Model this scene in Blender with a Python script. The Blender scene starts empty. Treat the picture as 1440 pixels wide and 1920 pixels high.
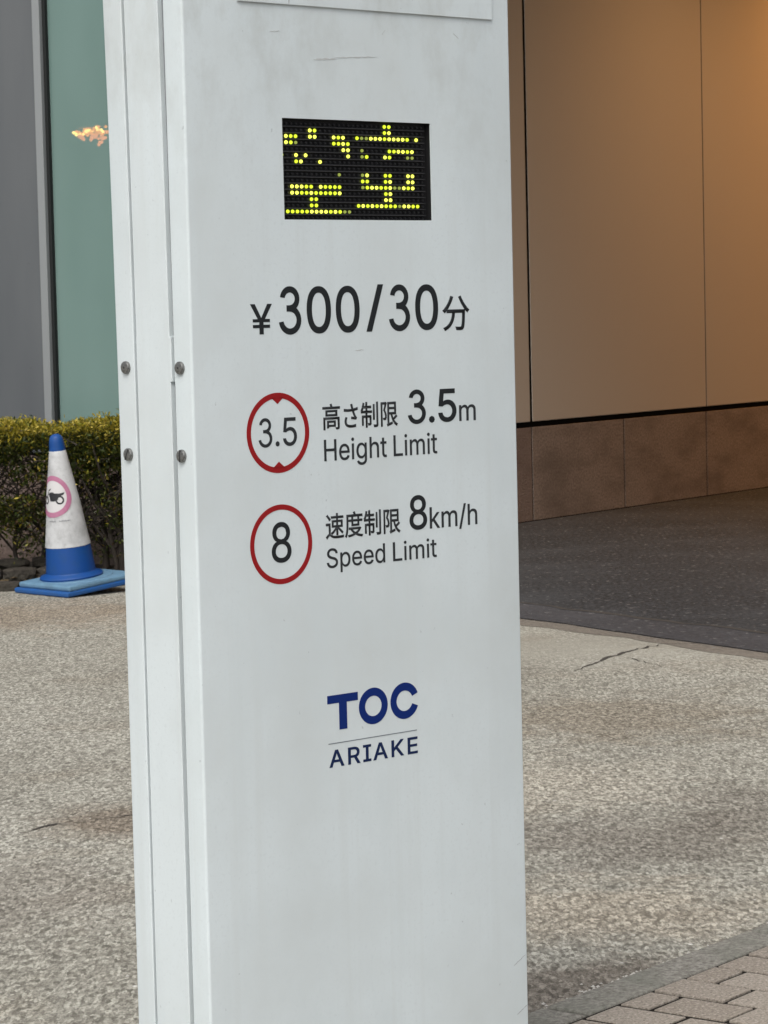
import bpy, bmesh, math, random
from mathutils import Vector, Matrix
R = math.radians
random.seed(7)
sc = bpy.context.scene
C = sc.collection

# ------------------------------------------------------------------ camera
cd = bpy.data.cameras.new('camera'); cam = bpy.data.objects.new('camera', cd); C.objects.link(cam); sc.camera = cam
PITCH, ROLL = R(4.1433), R(1.3615)
cd.sensor_fit = 'VERTICAL'; cd.sensor_height = 36; cd.lens = 96.89
cd.clip_start = .05; cd.clip_end = 600
cd.dof.use_dof = True; cd.dof.focus_distance = 4.35; cd.dof.aperture_fstop = 45
F = Vector((0, math.cos(PITCH), -math.sin(PITCH))); U0 = Vector((0, math.sin(PITCH), math.cos(PITCH))); R0 = Vector((1, 0, 0))
RV = math.cos(ROLL)*R0 - math.sin(ROLL)*U0; UV = math.sin(ROLL)*R0 + math.cos(ROLL)*U0
cam.matrix_world = Matrix(((RV.x, UV.x, -F.x, 0), (RV.y, UV.y, -F.y, 0), (RV.z, UV.z, -F.z, 1.35), (0, 0, 0, 1)))

# ------------------------------------------------------------------ light
SUN_EL, SUN_AZ = R(52), R(196)          # azimuth clockwise from +Y: behind the camera, to the left
w = bpy.data.worlds.new('World'); sc.world = w; w.use_nodes = True
nt = w.node_tree; bg = nt.nodes['Background']
sky = nt.nodes.new('ShaderNodeTexSky'); sky.sky_type = 'NISHITA'; sky.sun_disc = False
sky.sun_elevation = SUN_EL; sky.sun_rotation = SUN_AZ; sky.dust_density = 4; sky.air_density = 1.0; sky.ozone_density = 1
hs = nt.nodes.new('ShaderNodeHueSaturation'); hs.inputs['Saturation'].default_value = .30
nt.links.new(sky.outputs[0], hs.inputs['Color']); nt.links.new(hs.outputs[0], bg.inputs['Color'])
bg.inputs['Strength'].default_value = .11
sl = bpy.data.lights.new('sun', 'SUN'); sl.energy = .75; sl.angle = R(28); sl.color = (1, .965, .91)
sun = bpy.data.objects.new('sun', sl); C.objects.link(sun)
sd = Vector((math.sin(SUN_AZ)*math.cos(SUN_EL), math.cos(SUN_AZ)*math.cos(SUN_EL), math.sin(SUN_EL)))
sun.rotation_euler = sd.to_track_quat('Z', 'Y').to_euler()
sc.view_settings.view_transform = 'Standard'; sc.view_settings.look = 'None'
sc.view_settings.gamma = 1; sc.view_settings.exposure = .76; sc.view_settings.use_curve_mapping = False
sc.render.engine = 'CYCLES'; sc.cycles.use_denoising = True

# ------------------------------------------------------------------ helpers
def srgb(r, g, b):
    return tuple(((c/255)/12.92 if c/255 <= .04045 else ((c/255+.055)/1.055)**2.4) for c in (r, g, b)) + (1,)

class NT:
    def __init__(s, name):
        s.m = bpy.data.materials.new(name); s.m.use_nodes = True; s.t = s.m.node_tree
        s.p = s.t.nodes['Principled BSDF']; s.n = 0
    def node(s, typ, **kw):
        n = s.t.nodes.new('ShaderNode'+typ)
        for k, v in kw.items(): setattr(n, k, v)
        return n
    def link(s, a, b): s.t.links.new(a, b)
    def coord(s, scale=(1, 1, 1), out='Object'):
        t = s.node('TexCoord'); mp = s.node('Mapping'); mp.inputs['Scale'].default_value = scale
        s.link(t.outputs[out], mp.inputs['Vector']); return mp.outputs[0]
    def noise(s, vec, scale, detail=4, rough=.55):
        n = s.node('TexNoise'); n.inputs['Scale'].default_value = scale; n.inputs['Detail'].default_value = detail
        n.inputs['Roughness'].default_value = rough; s.link(vec, n.inputs['Vector']); return n.outputs['Fac']
    def ramp(s, fac, *stops):
        r = s.node('ValToRGB'); e = r.color_ramp.elements
        while len(e) < len(stops): e.new(.5)
        for i, (p, c) in enumerate(stops):
            e[i].position = p; e[i].color = c if hasattr(c, '__len__') else (c, c, c, 1)
        s.link(fac, r.inputs[0]); return r.outputs[0]
    def mix(s, a, b, fac, mode='MIX'):
        n = s.node('Mix', data_type='RGBA', blend_type=mode)
        for v, i in ((fac, 0), (a, 6), (b, 7)):
            if hasattr(v, 'is_linked'): s.link(v, n.inputs[i])
            else: n.inputs[i].default_value = v
        return n.outputs[2]
    def bump(s, h, strength, dist):
        b = s.node('Bump'); b.inputs['Strength'].default_value = strength; b.inputs['Distance'].default_value = dist
        s.link(h, b.inputs['Height']); s.link(b.outputs[0], s.p.inputs['Normal'])
    def set(s, col=None, rough=.5, metal=0, spec=.5):
        if col is not None:
            if hasattr(col, 'is_linked'): s.link(col, s.p.inputs['Base Color'])
            else: s.p.inputs['Base Color'].default_value = col
        s.p.inputs['Roughness'].default_value = rough; s.p.inputs['Metallic'].default_value = metal
        s.p.inputs['Specular IOR Level'].default_value = spec
        return s.m

def obj(name, mesh, mat=None, parent=None, kind=None):
    if isinstance(mesh, bmesh.types.BMesh):
        me = bpy.data.meshes.new(name); mesh.to_mesh(me); mesh.free()
    else: me = mesh
    if mat and not me.materials: me.materials.append(mat)
    o = bpy.data.objects.new(name, me); C.objects.link(o)
    if parent: o.parent = parent
    if kind: o['kind'] = kind
    return o
def thing(name, label, cat, loc=(0, 0, 0), rz=0, group=None):
    o = bpy.data.objects.new(name, None); C.objects.link(o); o.location = loc; o.rotation_euler = (0, 0, rz)
    o.empty_display_size = .1; o['label'] = label; o['category'] = cat
    if group: o['group'] = group
    return o
def box(bm, x0, x1, y0, y1, z0, z1, bev=0):
    r = bmesh.ops.create_cube(bm, size=1)
    for v in r['verts']:
        v.co = Vector(((x0+x1)/2+v.co.x*(x1-x0), (y0+y1)/2+v.co.y*(y1-y0), (z0+z1)/2+v.co.z*(z1-z0)))
    if bev:
        es = list({e for v in r['verts'] for e in v.link_edges})
        bmesh.ops.bevel(bm, geom=es, offset=bev, segments=2, profile=.5, affect='EDGES')
    return bm
def boxm(*a, bev=0): return box(bmesh.new(), *a, bev=bev)
def tube(bm, pts, rads, n=6):
    rings = []
    for i, p in enumerate(pts):
        p = Vector(p); d = (Vector(pts[min(i+1, len(pts)-1)])-Vector(pts[max(i-1, 0)])).normalized()
        a = d.orthogonal().normalized(); b = d.cross(a)
        rings.append([bm.verts.new(p+rads[i]*(math.cos(2*math.pi*k/n)*a+math.sin(2*math.pi*k/n)*b)) for k in range(n)])
    for r0, r1 in zip(rings, rings[1:]):
        for k in range(n): bm.faces.new((r0[k], r0[(k+1) % n], r1[(k+1) % n], r1[k]))
    bm.faces.new(rings[-1]); bm.faces.new(rings[0][::-1])
def smooth(o, ang=40):
    for p in o.data.polygons: p.use_smooth = True
    o.data.set_sharp_from_angle(angle=R(ang)); return o
def poly_sheet(pts, z):
    bm = bmesh.new(); bm.faces.new([bm.verts.new((x, y, z)) for x, y in pts]); bmesh.ops.recalc_face_normals(bm, faces=bm.faces[:])
    if bm.faces[:][0].normal.z < 0: bmesh.ops.reverse_faces(bm, faces=bm.faces[:])
    return bm
def lathe(prof, n=48):
    bm = bmesh.new(); rings = []
    for r, z in prof:
        if r < 1e-5: rings.append([bm.verts.new((0, 0, z))])
        else: rings.append([bm.verts.new((r*math.cos(2*math.pi*k/n), r*math.sin(2*math.pi*k/n), z)) for k in range(n)])
    for a, b in zip(rings, rings[1:]):
        for k in range(n):
            k2 = (k+1) % n
            if len(a) == 1 and len(b) == 1: continue
            if len(b) == 1: bm.faces.new((a[k], a[k2], b[0]))
            elif len(a) == 1: bm.faces.new((a[0], b[k2], b[k]))
            else: bm.faces.new((a[k], a[k2], b[k2], b[k]))
    return bm

# ------------------------------------------------------------------ materials
def paint_white(name, col, grime=True):
    n = NT(name); v = n.coord()
    base = col
    if grime:
        t_ = n.node('TexCoord'); sx_ = n.node('SeparateXYZ'); n.link(t_.outputs['Object'], sx_.inputs[0]); hz = n.node('MapRange'); n.link(sx_.outputs['Z'], hz.inputs[0])
        hz.inputs[1].default_value = 1.45; hz.inputs[2].default_value = 1.80
        a = n.noise(v, 3.2, 6, .6); b = n.noise(n.coord((1, 1, .35)), 9, 5, .6); f = n.noise(v, 160, 3)
        c = n.mix(col, tuple(x*y for x, y in zip(col[:3], (.905, .895, .88)))+(1,), n.ramp(a, (.42, 0.), (.68, 1.)))
        c = n.mix(c, tuple(x*y for x, y in zip(col[:3], (.93, .935, .935)))+(1,), n.ramp(b, (.5, 0.), (.75, 1.)))
        base = n.mix(c, tuple(x*.93 for x in col[:3])+(1,), n.ramp(f, (.55, 0.), (.72, 1.)))
        sm_ = n.noise(n.coord((1, 1, .6)), 11, 6, .68); pr = n.node('Math', operation='MULTIPLY'); n.link(n.ramp(sm_, (.47, 0.), (.66, .85)), pr.inputs[0]); n.link(hz.outputs[0], pr.inputs[1])
        base = n.mix(base, tuple(x*y for x, y in zip(col[:3], (.80, .785, .76)))+(1,), pr.outputs[0])
        dr = n.noise(n.coord((30, 30, .9)), 1.0, 4, .6)
        base = n.mix(base, tuple(x*y for x, y in zip(col[:3], (.915, .905, .89)))+(1,), n.ramp(dr, (.53, 0.), (.70, .45)))
        sp = n.noise(v, 75, 2, .5)
        base = n.mix(base, tuple(x*.74 for x in col[:3])+(1,), n.ramp(sp, (.735, 0.), (.78, 1.)))
        n.bump(n.noise(v, 320, 2), .10, .001)
    return n.set(base, .42, 0, .4)
M = {}
M['white'] = paint_white('pylon_white_paint', (.625, .688, .703, 1))
M['white2'] = paint_white('pylon_side_paint', (.625, .682, .695, 1))
M['gap'] = NT('groove_grey').set(srgb(120, 124, 128), .6)
M['inkdark'] = NT('ink_charcoal').set((.0125, .015, .017, 1), .6, 0, .25)
M['inkgrey'] = NT('ink_grey').set((.024, .027, .030, 1), .6, 0, .25)
M['red'] = NT('ink_red').set((.27, .006, .008, 1), .6, 0, .25)
M['navy'] = NT('ink_navy').set((.0012, .0175, .135, 1), .6, 0, .2)
M['navy2'] = NT('ink_dark_navy').set((.005, .016, .065, 1), .6, 0, .2)
M['rule'] = NT('ink_rule_grey').set(srgb(110, 118, 124), .5)
M['black'] = NT('display_black').set((.006, .006, .007, 1), .6)
M['lampoff'] = NT('lamp_off').set((.012, .012, .014, 1), .35)
M['slat'] = NT('display_louvre').set((.05, .05, .053, 1), .55)
def emit(name, col, s):
    n = NT(name); n.p.inputs['Emission Color'].default_value = col; n.p.inputs['Emission Strength'].default_value = s
    return n.set((.05, .05, .02, 1), .4)
M['led'] = emit('led_yellow', (.62, .78, .03, 1), .92)
M['leddim'] = emit('led_dim', (.55, .66, .12, 1), .34)
def steel(name, col, rough):
    n = NT(name); v = n.coord(); f = n.noise(v, 300, 4); n.bump(f, .3, .0006)
    return n.set(n.mix(col, tuple(x*.5 for x in col[:3])+(1,), n.ramp(f, (.4, 0.), (.7, 1.))), rough, .85)
M['screw'] = steel('screw_steel', (.26, .26, .25, 1), .42)
M['slot'] = NT('slot_dark').set((.03, .03, .03, 1), .7)
M['scuff'] = NT('scuff_grey').set((.47, .49, .485, 1), .6)
M['scuff2'] = NT('scratch_grey').set((.33, .345, .35, 1), .6)

def concrete():
    n = NT('worn_exposed_concrete'); v = n.coord(); vs = n.coord((1, .34, 1))     # the finish was drawn along the drive
    big = n.noise(v, .55, 5, .6); mid = n.noise(v, 1.9, 5, .6); warp = n.noise(v, 5, 4, .65)
    g1 = n.noise(vs, 118, 3, .62); g2 = n.noise(vs, 72, 4, .68); g3 = n.noise(v, 150, 2, .5)
    c = n.mix((.272, .257, .213, 1), (.345, .330, .280, 1), n.ramp(big, (.36, 0.), (.64, 1.)))
    c = n.mix(c, (.235, .205, .158, 1), n.ramp(mid, (.54, 0.), (.74, .7)))
    def spot(cx, cy, rx, ry, soft=.5):
        t = n.node('TexCoord'); mp = n.node('Mapping'); mp.vector_type = 'POINT'
        mp.inputs['Scale'].default_value = (1/rx, 1/ry, 0); mp.inputs['Location'].default_value = (-cx/rx, -cy/ry, 0)
        n.link(t.outputs['Object'], mp.inputs[0]); L = n.node('VectorMath', operation='LENGTH'); n.link(mp.outputs[0], L.inputs[0])
        a = n.node('Math', operation='MULTIPLY_ADD'); n.link(warp, a.inputs[0]); a.inputs[1].default_value = 1.5; n.link(L.outputs['Value'], a.inputs[2])
        return n.ramp(a.outputs[0], (.55, 1.), (.98, 0.)) if False else n.ramp(div(a.outputs[0]), (.40, 1.), (.40+soft*.4, 0.))
    def div(x):
        m = n.node('Math', operation='MULTIPLY'); n.link(x, m.inputs[0]); m.inputs[1].default_value = .4; return m.outputs[0]
    def scaled(x, k):
        m = n.node('Math', operation='MULTIPLY'); n.link(x, m.inputs[0]); m.inputs[1].default_value = k; return m.outputs[0]
    stains = [(.72, 9.0, .55, .55, (.20, .165, .12, 1), .6), (.66, 6.95, .50, .40, (.165, .145, .12, 1), .6), (1.05, 7.3, .35, .45, (.165, .145, .12, 1), .55),
              (.30, 5.4, .45, .28, (.15, .125, .10, 1), .75), (.48, 6.1, .42, .35, (.42, .36, .275, 1), .5), (.45, 7.75, .4, .45, (.41, .37, .30, 1), .45),
              (-.72, 7.38, .24, .26, (.18, .145, .108, 1), .8), (-1.9, 12.6, 1.3, .7, (.24, .185, .13, 1), .6), (-.95, 6.4, .4, .5, (.20, .175, .145, 1), .4)]
    for x, y, rx, ry, col, k in stains: c = n.mix(c, col, scaled(spot(x, y, rx*1.6, ry*1.6), k))
    smooth_ = scaled(spot(.9, 11.0, 1.7, 1.1, .7), .8)
    rough_amt = n.node('Math', operation='SUBTRACT'); rough_amt.inputs[0].default_value = 1; n.link(smooth_, rough_amt.inputs[1])
    def grained(fac):
        m = n.node('Math', operation='MULTIPLY'); n.link(fac, m.inputs[0]); n.link(rough_amt.outputs[0], m.inputs[1]); return m.outputs[0]
    dk = n.mix(c, (.40, .39, .38, 1), 1.0, 'MULTIPLY'); lt = n.mix(c, (1.85, 1.88, 1.92, 1), 1.0, 'MULTIPLY')
    vo = n.node('TexVoronoi'); vo.inputs['Scale'].default_value = 105; vo.inputs['Randomness'].default_value = 1; n.link(n.coord((1, .42, 1)), vo.inputs['Vector'])
    sv = n.node('SeparateColor'); n.link(vo.outputs['Color'], sv.inputs[0])
    c = n.mix(c, dk, grained(n.ramp(sv.outputs[0], (.02, .85), (.40, 0.))))
    c = n.mix(c, lt, grained(n.ramp(sv.outputs[0], (.58, 0.), (.98, .85))))
    c = n.mix(c, dk, grained(n.ramp(g1, (.47, 0.), (.60, .70))))
    c = n.mix(c, lt, grained(n.ramp(g2, (.50, 0.), (.66, .60))))
    c = n.mix(c, dk, grained(n.ramp(g3, (.56, 0.), (.66, .6))))
    v3 = n.node('TexVoronoi'); v3.inputs['Scale'].default_value = 26; n.link(v, v3.inputs['Vector'])
    bs = n.ramp(v3.outputs['Distance'], (.10, 1.), (.17, 0.)); pick = n.ramp(n.noise(v, 9, 2), (.60, 0.), (.66, 1.))
    k = n.node('Math', operation='MULTIPLY'); n.link(bs, k.inputs[0]); n.link(pick, k.inputs[1])
    c = n.mix(c, (.72, .70, .65, 1), k.outputs[0])
    n.bump(n.mix(g1, g2, .5), .7, .008)
    return n.set(c, .85, 0, .25)
M['concrete'] = concrete()
def asphalt(name, a, b, bs=.6):
    n = NT(name); v = n.coord(); g = n.noise(n.coord((1, .45, 1)), 55, 4, .7); l = n.noise(v, 1.1, 4, .6); s = n.noise(v, 26, 2)
    c = n.mix(a, b, n.ramp(g, (.36, 0.), (.66, 1.)))
    c = n.mix(c, tuple(x*1.5 for x in b[:3])+(1,), n.ramp(l, (.45, 0.), (.75, .5)))
    c = n.mix(c, (.22, .21, .2, 1), n.ramp(s, (.64, 0.), (.70, .7)))
    n.bump(g, bs, .008); return n.set(c, .8, 0, .3)
M['asphalt'] = asphalt('dark_asphalt', (.0105, .0113, .0122, 1), (.048, .0515, .0555, 1))
M['asphalt2'] = asphalt('patched_asphalt', (.034, .034, .037, 1), (.060, .060, .065, 1), .5)
M['edgeconc'] = asphalt('worn_edge_concrete', (.12, .105, .088, 1), (.20, .178, .148, 1), .5)
def kerbm():
    n = NT('kerb_concrete'); v = n.coord(); g = n.noise(v, 100, 4, .7); l = n.noise(v, 5, 4)
    c = n.mix((.125, .117, .098, 1), (.315, .298, .262, 1), n.ramp(g, (.35, 0.), (.65, 1.)))
    c = n.mix(c, (.150, .155, .125, 1), n.ramp(l, (.5, 0.), (.75, .6))); n.bump(g, .5, .004)
    return n.set(c, .85, 0, .25)
M['kerb'] = kerbm()
def brickm():
    n = NT('paver_brick'); v = n.coord(out='Object'); g = n.noise(v, 190, 3, .65); g2 = n.noise(v, 120, 2)
    oi = n.node('ObjectInfo'); 
    base = n.mix((.265, .228, .187, 1), (.325, .285, .238, 1), oi.outputs['Random'])
    c = n.mix(base, (.13, .107, .085, 1), n.ramp(g, (.49, 0.), (.62, .75)))
    c = n.mix(c, (.48, .43, .37, 1), n.ramp(g2, (.53, 0.), (.66, .6)))
    n.bump(g, .6, .004); return n.set(c, .85, 0, .25)
M['brick'] = brickm()
M['bed'] = NT('joint_sand').set((.016, .0135, .011, 1), .95, 0, .1)
def panelm():
    n = NT('beige_wall_panel'); v = n.coord(); f = n.noise(v, 260, 3); l = n.noise(v, 1.2, 3)
    c = n.mix((.52, .46, .385, 1), (.46, .405, .335, 1), n.ramp(f, (.4, 0.), (.7, 1.)))
    c = n.mix(c, (.49, .43, .36, 1), n.ramp(l, (.4, 0.), (.7, .6)))
    n.bump(f, .15, .001); return n.set(c, .45, 0, .4)
M['panel'] = panelm()
def stonem(name, a, b, dark, bs, bd):
    n = NT(name); v = n.coord(); f = n.noise(v, 70, 5, .7); l = n.noise(n.coord((1, 1, 2.2)), 2.2, 5, .6)
    s = n.noise(v, 38, 3, .6)
    c = n.mix(a, b, n.ramp(f, (.35, 0.), (.65, 1.)))
    c = n.mix(c, dark, n.ramp(l, (.44, 0.), (.66, .6)))
    c = n.mix(c, (.36, .29, .24, 1), n.ramp(s, (.66, 0.), (.74, .5)))
    n.bump(f, bs, bd); return n.set(c, .6, 0, .35)
M['stone'] = stonem('brown_granite', (.150, .118, .098, 1), (.34, .272, .226, 1), (.115, .085, .068, 1), .4, .006)
M['roughstone'] = stonem('rough_granite', (.19, .135, .11, 1), (.30, .225, .19, 1), (.15, .10, .08, 1), 1.0, .03)
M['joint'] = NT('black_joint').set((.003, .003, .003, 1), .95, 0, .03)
M['soffit'] = NT('soffit_paint').set((.40, .36, .31, 1), .7)
M['greypanel'] = NT('grey_metal_panel')
_n = M['greypanel']; _v = _n.coord(); _l = _n.noise(_n.coord((1, 1, .25)), 2.0, 4)
_c = _n.mix((.098, .106, .113, 1), (.122, .130, .136, 1), _n.ramp(_l, (.35, 0.), (.65, 1.)))
_c = _n.mix(_c, (.066, .060, .056, 1), _n.ramp(_n.noise(_v, 14, 4), (.70, 0.), (.78, .7)))
M['greypanel'] = _n.set(_c, .5, 0, .3)
M['alu'] = NT('aluminium_frame').set((.27, .285, .29, 1), .45, .25)
M['rubber'] = NT('black_gasket').set((.006, .008, .008, 1), .7)
def glassm():
    n = NT('green_tinted_glass'); t = n.t; out = [x for x in t.nodes if x.type == 'OUTPUT_MATERIAL'][0]
    l = n.noise(n.coord((1, 1, .4)), 1.3, 3)
    n.set(n.mix((.182, .278, .256, 1), (.225, .330, .306, 1), n.ramp(l, (.35, 0.), (.65, 1.))), .12, 0, .5)
    tr = n.node('BsdfTransparent'); tr.inputs[0].default_value = (.62, .86, .78, 1)
    mx = n.node('MixShader'); mx.inputs[0].default_value = .30
    n.link(n.p.outputs[0], mx.inputs[1]); n.link(tr.outputs[0], mx.inputs[2]); n.link(mx.outputs[0], out.inputs[0])
    return n.m
M['glass'] = glassm()
M['room'] = NT('room_green').set((.20, .30, .27, 1), .8)
M['bulb'] = emit('bulb_orange', (1, .15, .015, 1), 10)
M['bulb2'] = emit('bulb_pink', (1, .15, .06, 1), 9)
M['bulb3'] = emit('bulb_gold', (1, .33, .09, 1), 20)
M['brass'] = NT('brass').set((.5, .3, .12, 1), .35, 1)
M['lens'] = emit('downlight_lens', (1, .6, .25, 1), 6)
def plast(name, col, dirt, amt, sc_=14):
    n = NT(name); v = n.coord(); f = n.noise(v, sc_, 5, .65); g = n.noise(v, 70, 3)
    c = n.mix(col, dirt, n.ramp(f, (.45, 0.), (.75, amt))); c = n.mix(c, dirt, n.ramp(g, (.6, 0.), (.75, amt*.6)))
    n.bump(g, .2, .002); return n.set(c, .5, 0, .35)
M['coneblue'] = plast('cone_blue', (.004, .056, .235, 1), (.012, .062, .18, 1), .6)
M['conewhite'] = plast('cone_white_sleeve', (.53, .54, .545, 1), (.22, .22, .22, 1), .75, 9)
M['baseblue'] = plast('base_blue', (.012, .085, .29, 1), (.04, .09, .19, 1), .7)
M['slablight'] = plast('weight_pale_blue', (.135, .255, .37, 1), (.085, .155, .225, 1), .7)
M['pink'] = plast('print_pink', (.40, .15, .25, 1), (.46, .26, .33, 1), .6, 20)
M['printwhite'] = NT('print_white').set((.58, .57, .57, 1), .5)
M['printblack'] = NT('print_black').set((.012, .012, .016, 1), .5)
M['printgrey'] = NT('print_faded_grey').set((.24, .25, .26, 1), .5)
def barkm():
    n = NT('hedge_bark'); f = n.noise(n.coord((1, 1, .2)), 60, 4); n.bump(f, .5, .004)
    return n.set(n.mix((.020, .015, .011, 1), (.050, .038, .028, 1), f), .85)
M['bark'] = barkm()
def soilm():
    n = NT('soil'); v = n.coord(); f = n.noise(v, 18, 6, .7); l = n.noise(v, 45, 3)
    c = n.mix((.022, .018, .014, 1), (.065, .050, .036, 1), f); c = n.mix(c, (.05, .06, .025, 1), n.ramp(l, (.55, 0.), (.7, .7)))
    n.bump(f, 1, .04); return n.set(c, .95)
M['soil'] = soilm()
M['edging'] = stonem('edging_stone', (.038, .032, .026, 1), (.078, .066, .052, 1), (.028, .028, .018, 1), .9, .02)
def leafm():
    n = NT('hedge_leaf'); a = n.node('VertexColor'); a.layer_name = 'leaf'
    n.set(a.outputs[0], .42, 0, .35)
    tl = n.node('BsdfTranslucent'); n.link(a.outputs[0], tl.inputs[0])
    mx = n.node('MixShader'); mx.inputs[0].default_value = .25
    out = [x for x in n.t.nodes if x.type == 'OUTPUT_MATERIAL'][0]
    n.link(n.p.outputs[0], mx.inputs[1]); n.link(tl.outputs[0], mx.inputs[2]); n.link(mx.outputs[0], out.inputs[0])
    return n.m
M['leaf'] = leafm()

# ------------------------------------------------------------------ ground
KA = math.atan2(.6728, .7398)+math.atan2(.17, .985)
KO = Vector((.265, 5.224, 0))
def kw(x, y): return (KO.x+x*math.cos(KA)-y*math.sin(KA), KO.y+x*math.sin(KA)+y*math.cos(KA))
drive = obj('driveway', poly_sheet([kw(-120, -.029), kw(160, -.029), kw(160, 120), kw(-120, 120)], 0), M['concrete'], kind='structure')
def strip_mesh(pts, widths, z):
    bm = bmesh.new(); L = []; 
    for i, (x, y) in enumerate(pts):
        a = Vector(pts[max(i-1, 0)]); b = Vector(pts[min(i+1, len(pts)-1)]); d = (b-a).normalized(); n = Vector((-d.y, d.x))*widths[i]/2
        L.append((bm.verts.new((x+n.x, y+n.y, z)), bm.verts.new((x-n.x, y-n.y, z))))
    for (a, b), (c, d) in zip(L, L[1:]): bm.faces.new((a, b, d, c))
    bmesh.ops.recalc_face_normals(bm, faces=bm.faces[:])
    if bm.faces[:][0].normal.z < 0: bmesh.ops.reverse_faces(bm, faces=bm.faces[:])
    return bm
M['crack'] = NT('crack_dark').set((.05, .043, .036, 1), .95)
rc = random.Random(3)
def wobble(p, q, n, amp, wmax, bow_=.02):
    pts = []; ws = []
    for i in range(n+1):
        t = i/n; s = min(1, 4*t, 4*(1-t))
        pts.append((p[0]+(q[0]-p[0])*t+rc.uniform(-amp, amp), p[1]+(q[1]-p[1])*t+rc.uniform(-amp, amp)*2+math.sin(t*3.1)*bow_))
        ws.append(max(.003, wmax*s*rc.choice((.3, .5, .7, .9))))
    return pts, ws
obj('crack', strip_mesh(*wobble((.70, 10.20), (1.11, 10.95), 26, .010, .022, .10), .002), M['crack'], drive)
obj('crack', strip_mesh(*wobble((1.11, 10.95), (1.30, 10.9), 8, .008, .010), .002), M['crack'], drive)
obj('crack', strip_mesh(*wobble((-.965, 7.22), (-.875, 7.33), 8, .003, .020), .002), M['crack'], drive)
obj('crack', strip_mesh(*wobble((.38, 10.35), (.74, 10.19), 14, .012, .008), .002), M['crack'], drive)
obj('crack', strip_mesh(*wobble((.93, 10.55), (1.02, 10.25), 8, .008, .008), .002), M['crack'], drive)
obj('crack', strip_mesh(*wobble((-.80, 7.36), (-.60, 7.48), 10, .004, .010), .002), M['crack'], drive)

COR = Vector((-1.07, 14.6, 0)); WA = math.atan2(.8215, .5703)
DW = Vector((math.cos(WA), math.sin(WA), 0)); FE = Vector((-math.sin(WA), math.cos(WA), 0))
EN = Vector((.534, -.846, 0)).normalized()
def jag(p, d, L, n, amp, seed):
    r = random.Random(seed); nn = Vector((-d.y, d.x, 0)); return [(p+d*(L*i/n)+nn*r.uniform(-amp, amp)).to_2d() for i in range(n+1)]
E0 = Vector((.588, 11.985, 0)); S0 = Vector((.614, 12.576, 0)); SD = (Vector((1.556, 11.188, 0))-S0).normalized()
far = [(COR+EN*9.4+DW*26).to_2d(), (COR+DW*26+FE*.1).to_2d()]
edge = jag(E0-EN*3.1, EN, 9.4, 60, .012, 1)
eb = jag(E0-EN*3.1-DW*.13, EN, 9.4, 60, .035, 2)
asph = obj('asphalt_ramp', poly_sheet([tuple(p) for p in edge]+[tuple(p) for p in far], .003), M['asphalt'], kind='structure')
seam = jag(S0-SD*3.0, SD, 9.4, 70, .022, 4)
bm = bmesh.new()
for i in range(60):
    vs = [bm.verts.new((p[0], p[1], .005)) for p in (edge[i], edge[i+1], seam[min(i+1, 70)], seam[i])]
    if True: bm.faces.new(vs)
bmesh.ops.remove_doubles(bm, verts=bm.verts[:], dist=1e-5); bmesh.ops.recalc_face_normals(bm, faces=bm.faces[:])
if bm.faces[:][0].normal.z < 0: bmesh.ops.reverse_faces(bm, faces=bm.faces[:])
obj('asphalt_patch', bm, M['asphalt2'], asph)
sp = [tuple(p) for p in seam[:60]]
obj('crack', strip_mesh(sp, [rc.uniform(.014, .052) for _ in sp], .007), M['crack'], asph)
bm = bmesh.new()
for i in range(60): bm.faces.new([bm.verts.new((p[0], p[1], .0015)) for p in (eb[i], eb[i+1], edge[i+1], edge[i])])
bmesh.ops.remove_doubles(bm, verts=bm.verts[:], dist=1e-5); bmesh.ops.recalc_face_normals(bm, faces=bm.faces[:])
if bm.faces[:][0].normal.z < 0: bmesh.ops.reverse_faces(bm, faces=bm.faces[:])
obj('concrete_edge', bm, M['edgeconc'], drive)

# kerb and pavers: local X along the kerb, local -Y towards the street side pavement
pav = obj('pavement', boxm(-60, 60, -60, -.128, -.06, .0098), M['bed'], kind='structure'); pav.location = KO; pav.rotation_euler[2] = KA
kerb = obj('kerb', boxm(-60, 60, -.1275, -.030, -.06, -.004), M['bed'], kind='structure'); kerb.location = KO; kerb.rotation_euler[2] = KA
kb = bmesh.new(); box(kb, .009, .761, -.1275, -.025, -.04, .0145, bev=.005)
km = bpy.data.meshes.new('kerb_stone'); kb.to_mesh(km); kb.free(); km.materials.append(M['kerb'])
for i in range(-5, 6):
    o = obj('kerb_stone', km, None, kerb); o.location = (i*.77, 0, rc.uniform(-.001, .001))
xk = -1.2
while xk < 3:
    Lk = rc.uniform(.10, .34)
    n_ = 8; pts = [kw(xk+Lk*i/n_, -.0215+rc.uniform(-.0015, .0015)) for i in range(n_+1)]
    obj('crack', strip_mesh(pts, [.002]+[rc.uniform(.004, .013) for _ in range(n_-1)]+[.002], .0025), M['crack'], drive); xk += Lk+rc.uniform(.0, .10)
KW, KL, KM0 = .1205, .165, -.132
def brick_bm(L): return boxm(-KW/2+.0068, KW/2-.0068, -L+.0052, -.0052, -.035, 0, bev=.0016)
meshes = {}
def brick_mesh(L):
    k = round(L, 3)
    if k not in meshes:
        b = brick_bm(L); me = bpy.data.meshes.new('brick'); b.to_mesh(me); b.free(); me.materials.append(M['brick']); meshes[k] = me
    return meshes[k]
spots = []
for r in range(-80, 90):
    xc = .090+KW*(r+.5)
    first = .075 if r % 2 == 0 else KL
    y = KM0; spots.append((xc, y, first)); y -= first
    while y > -8: spots.append((xc, y, KL)); y -= KL
def near(s): return math.hypot((s[0]-.35)*.8, s[1]+.25)
spots.sort(key=near)
rb = random.Random(11)
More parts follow.
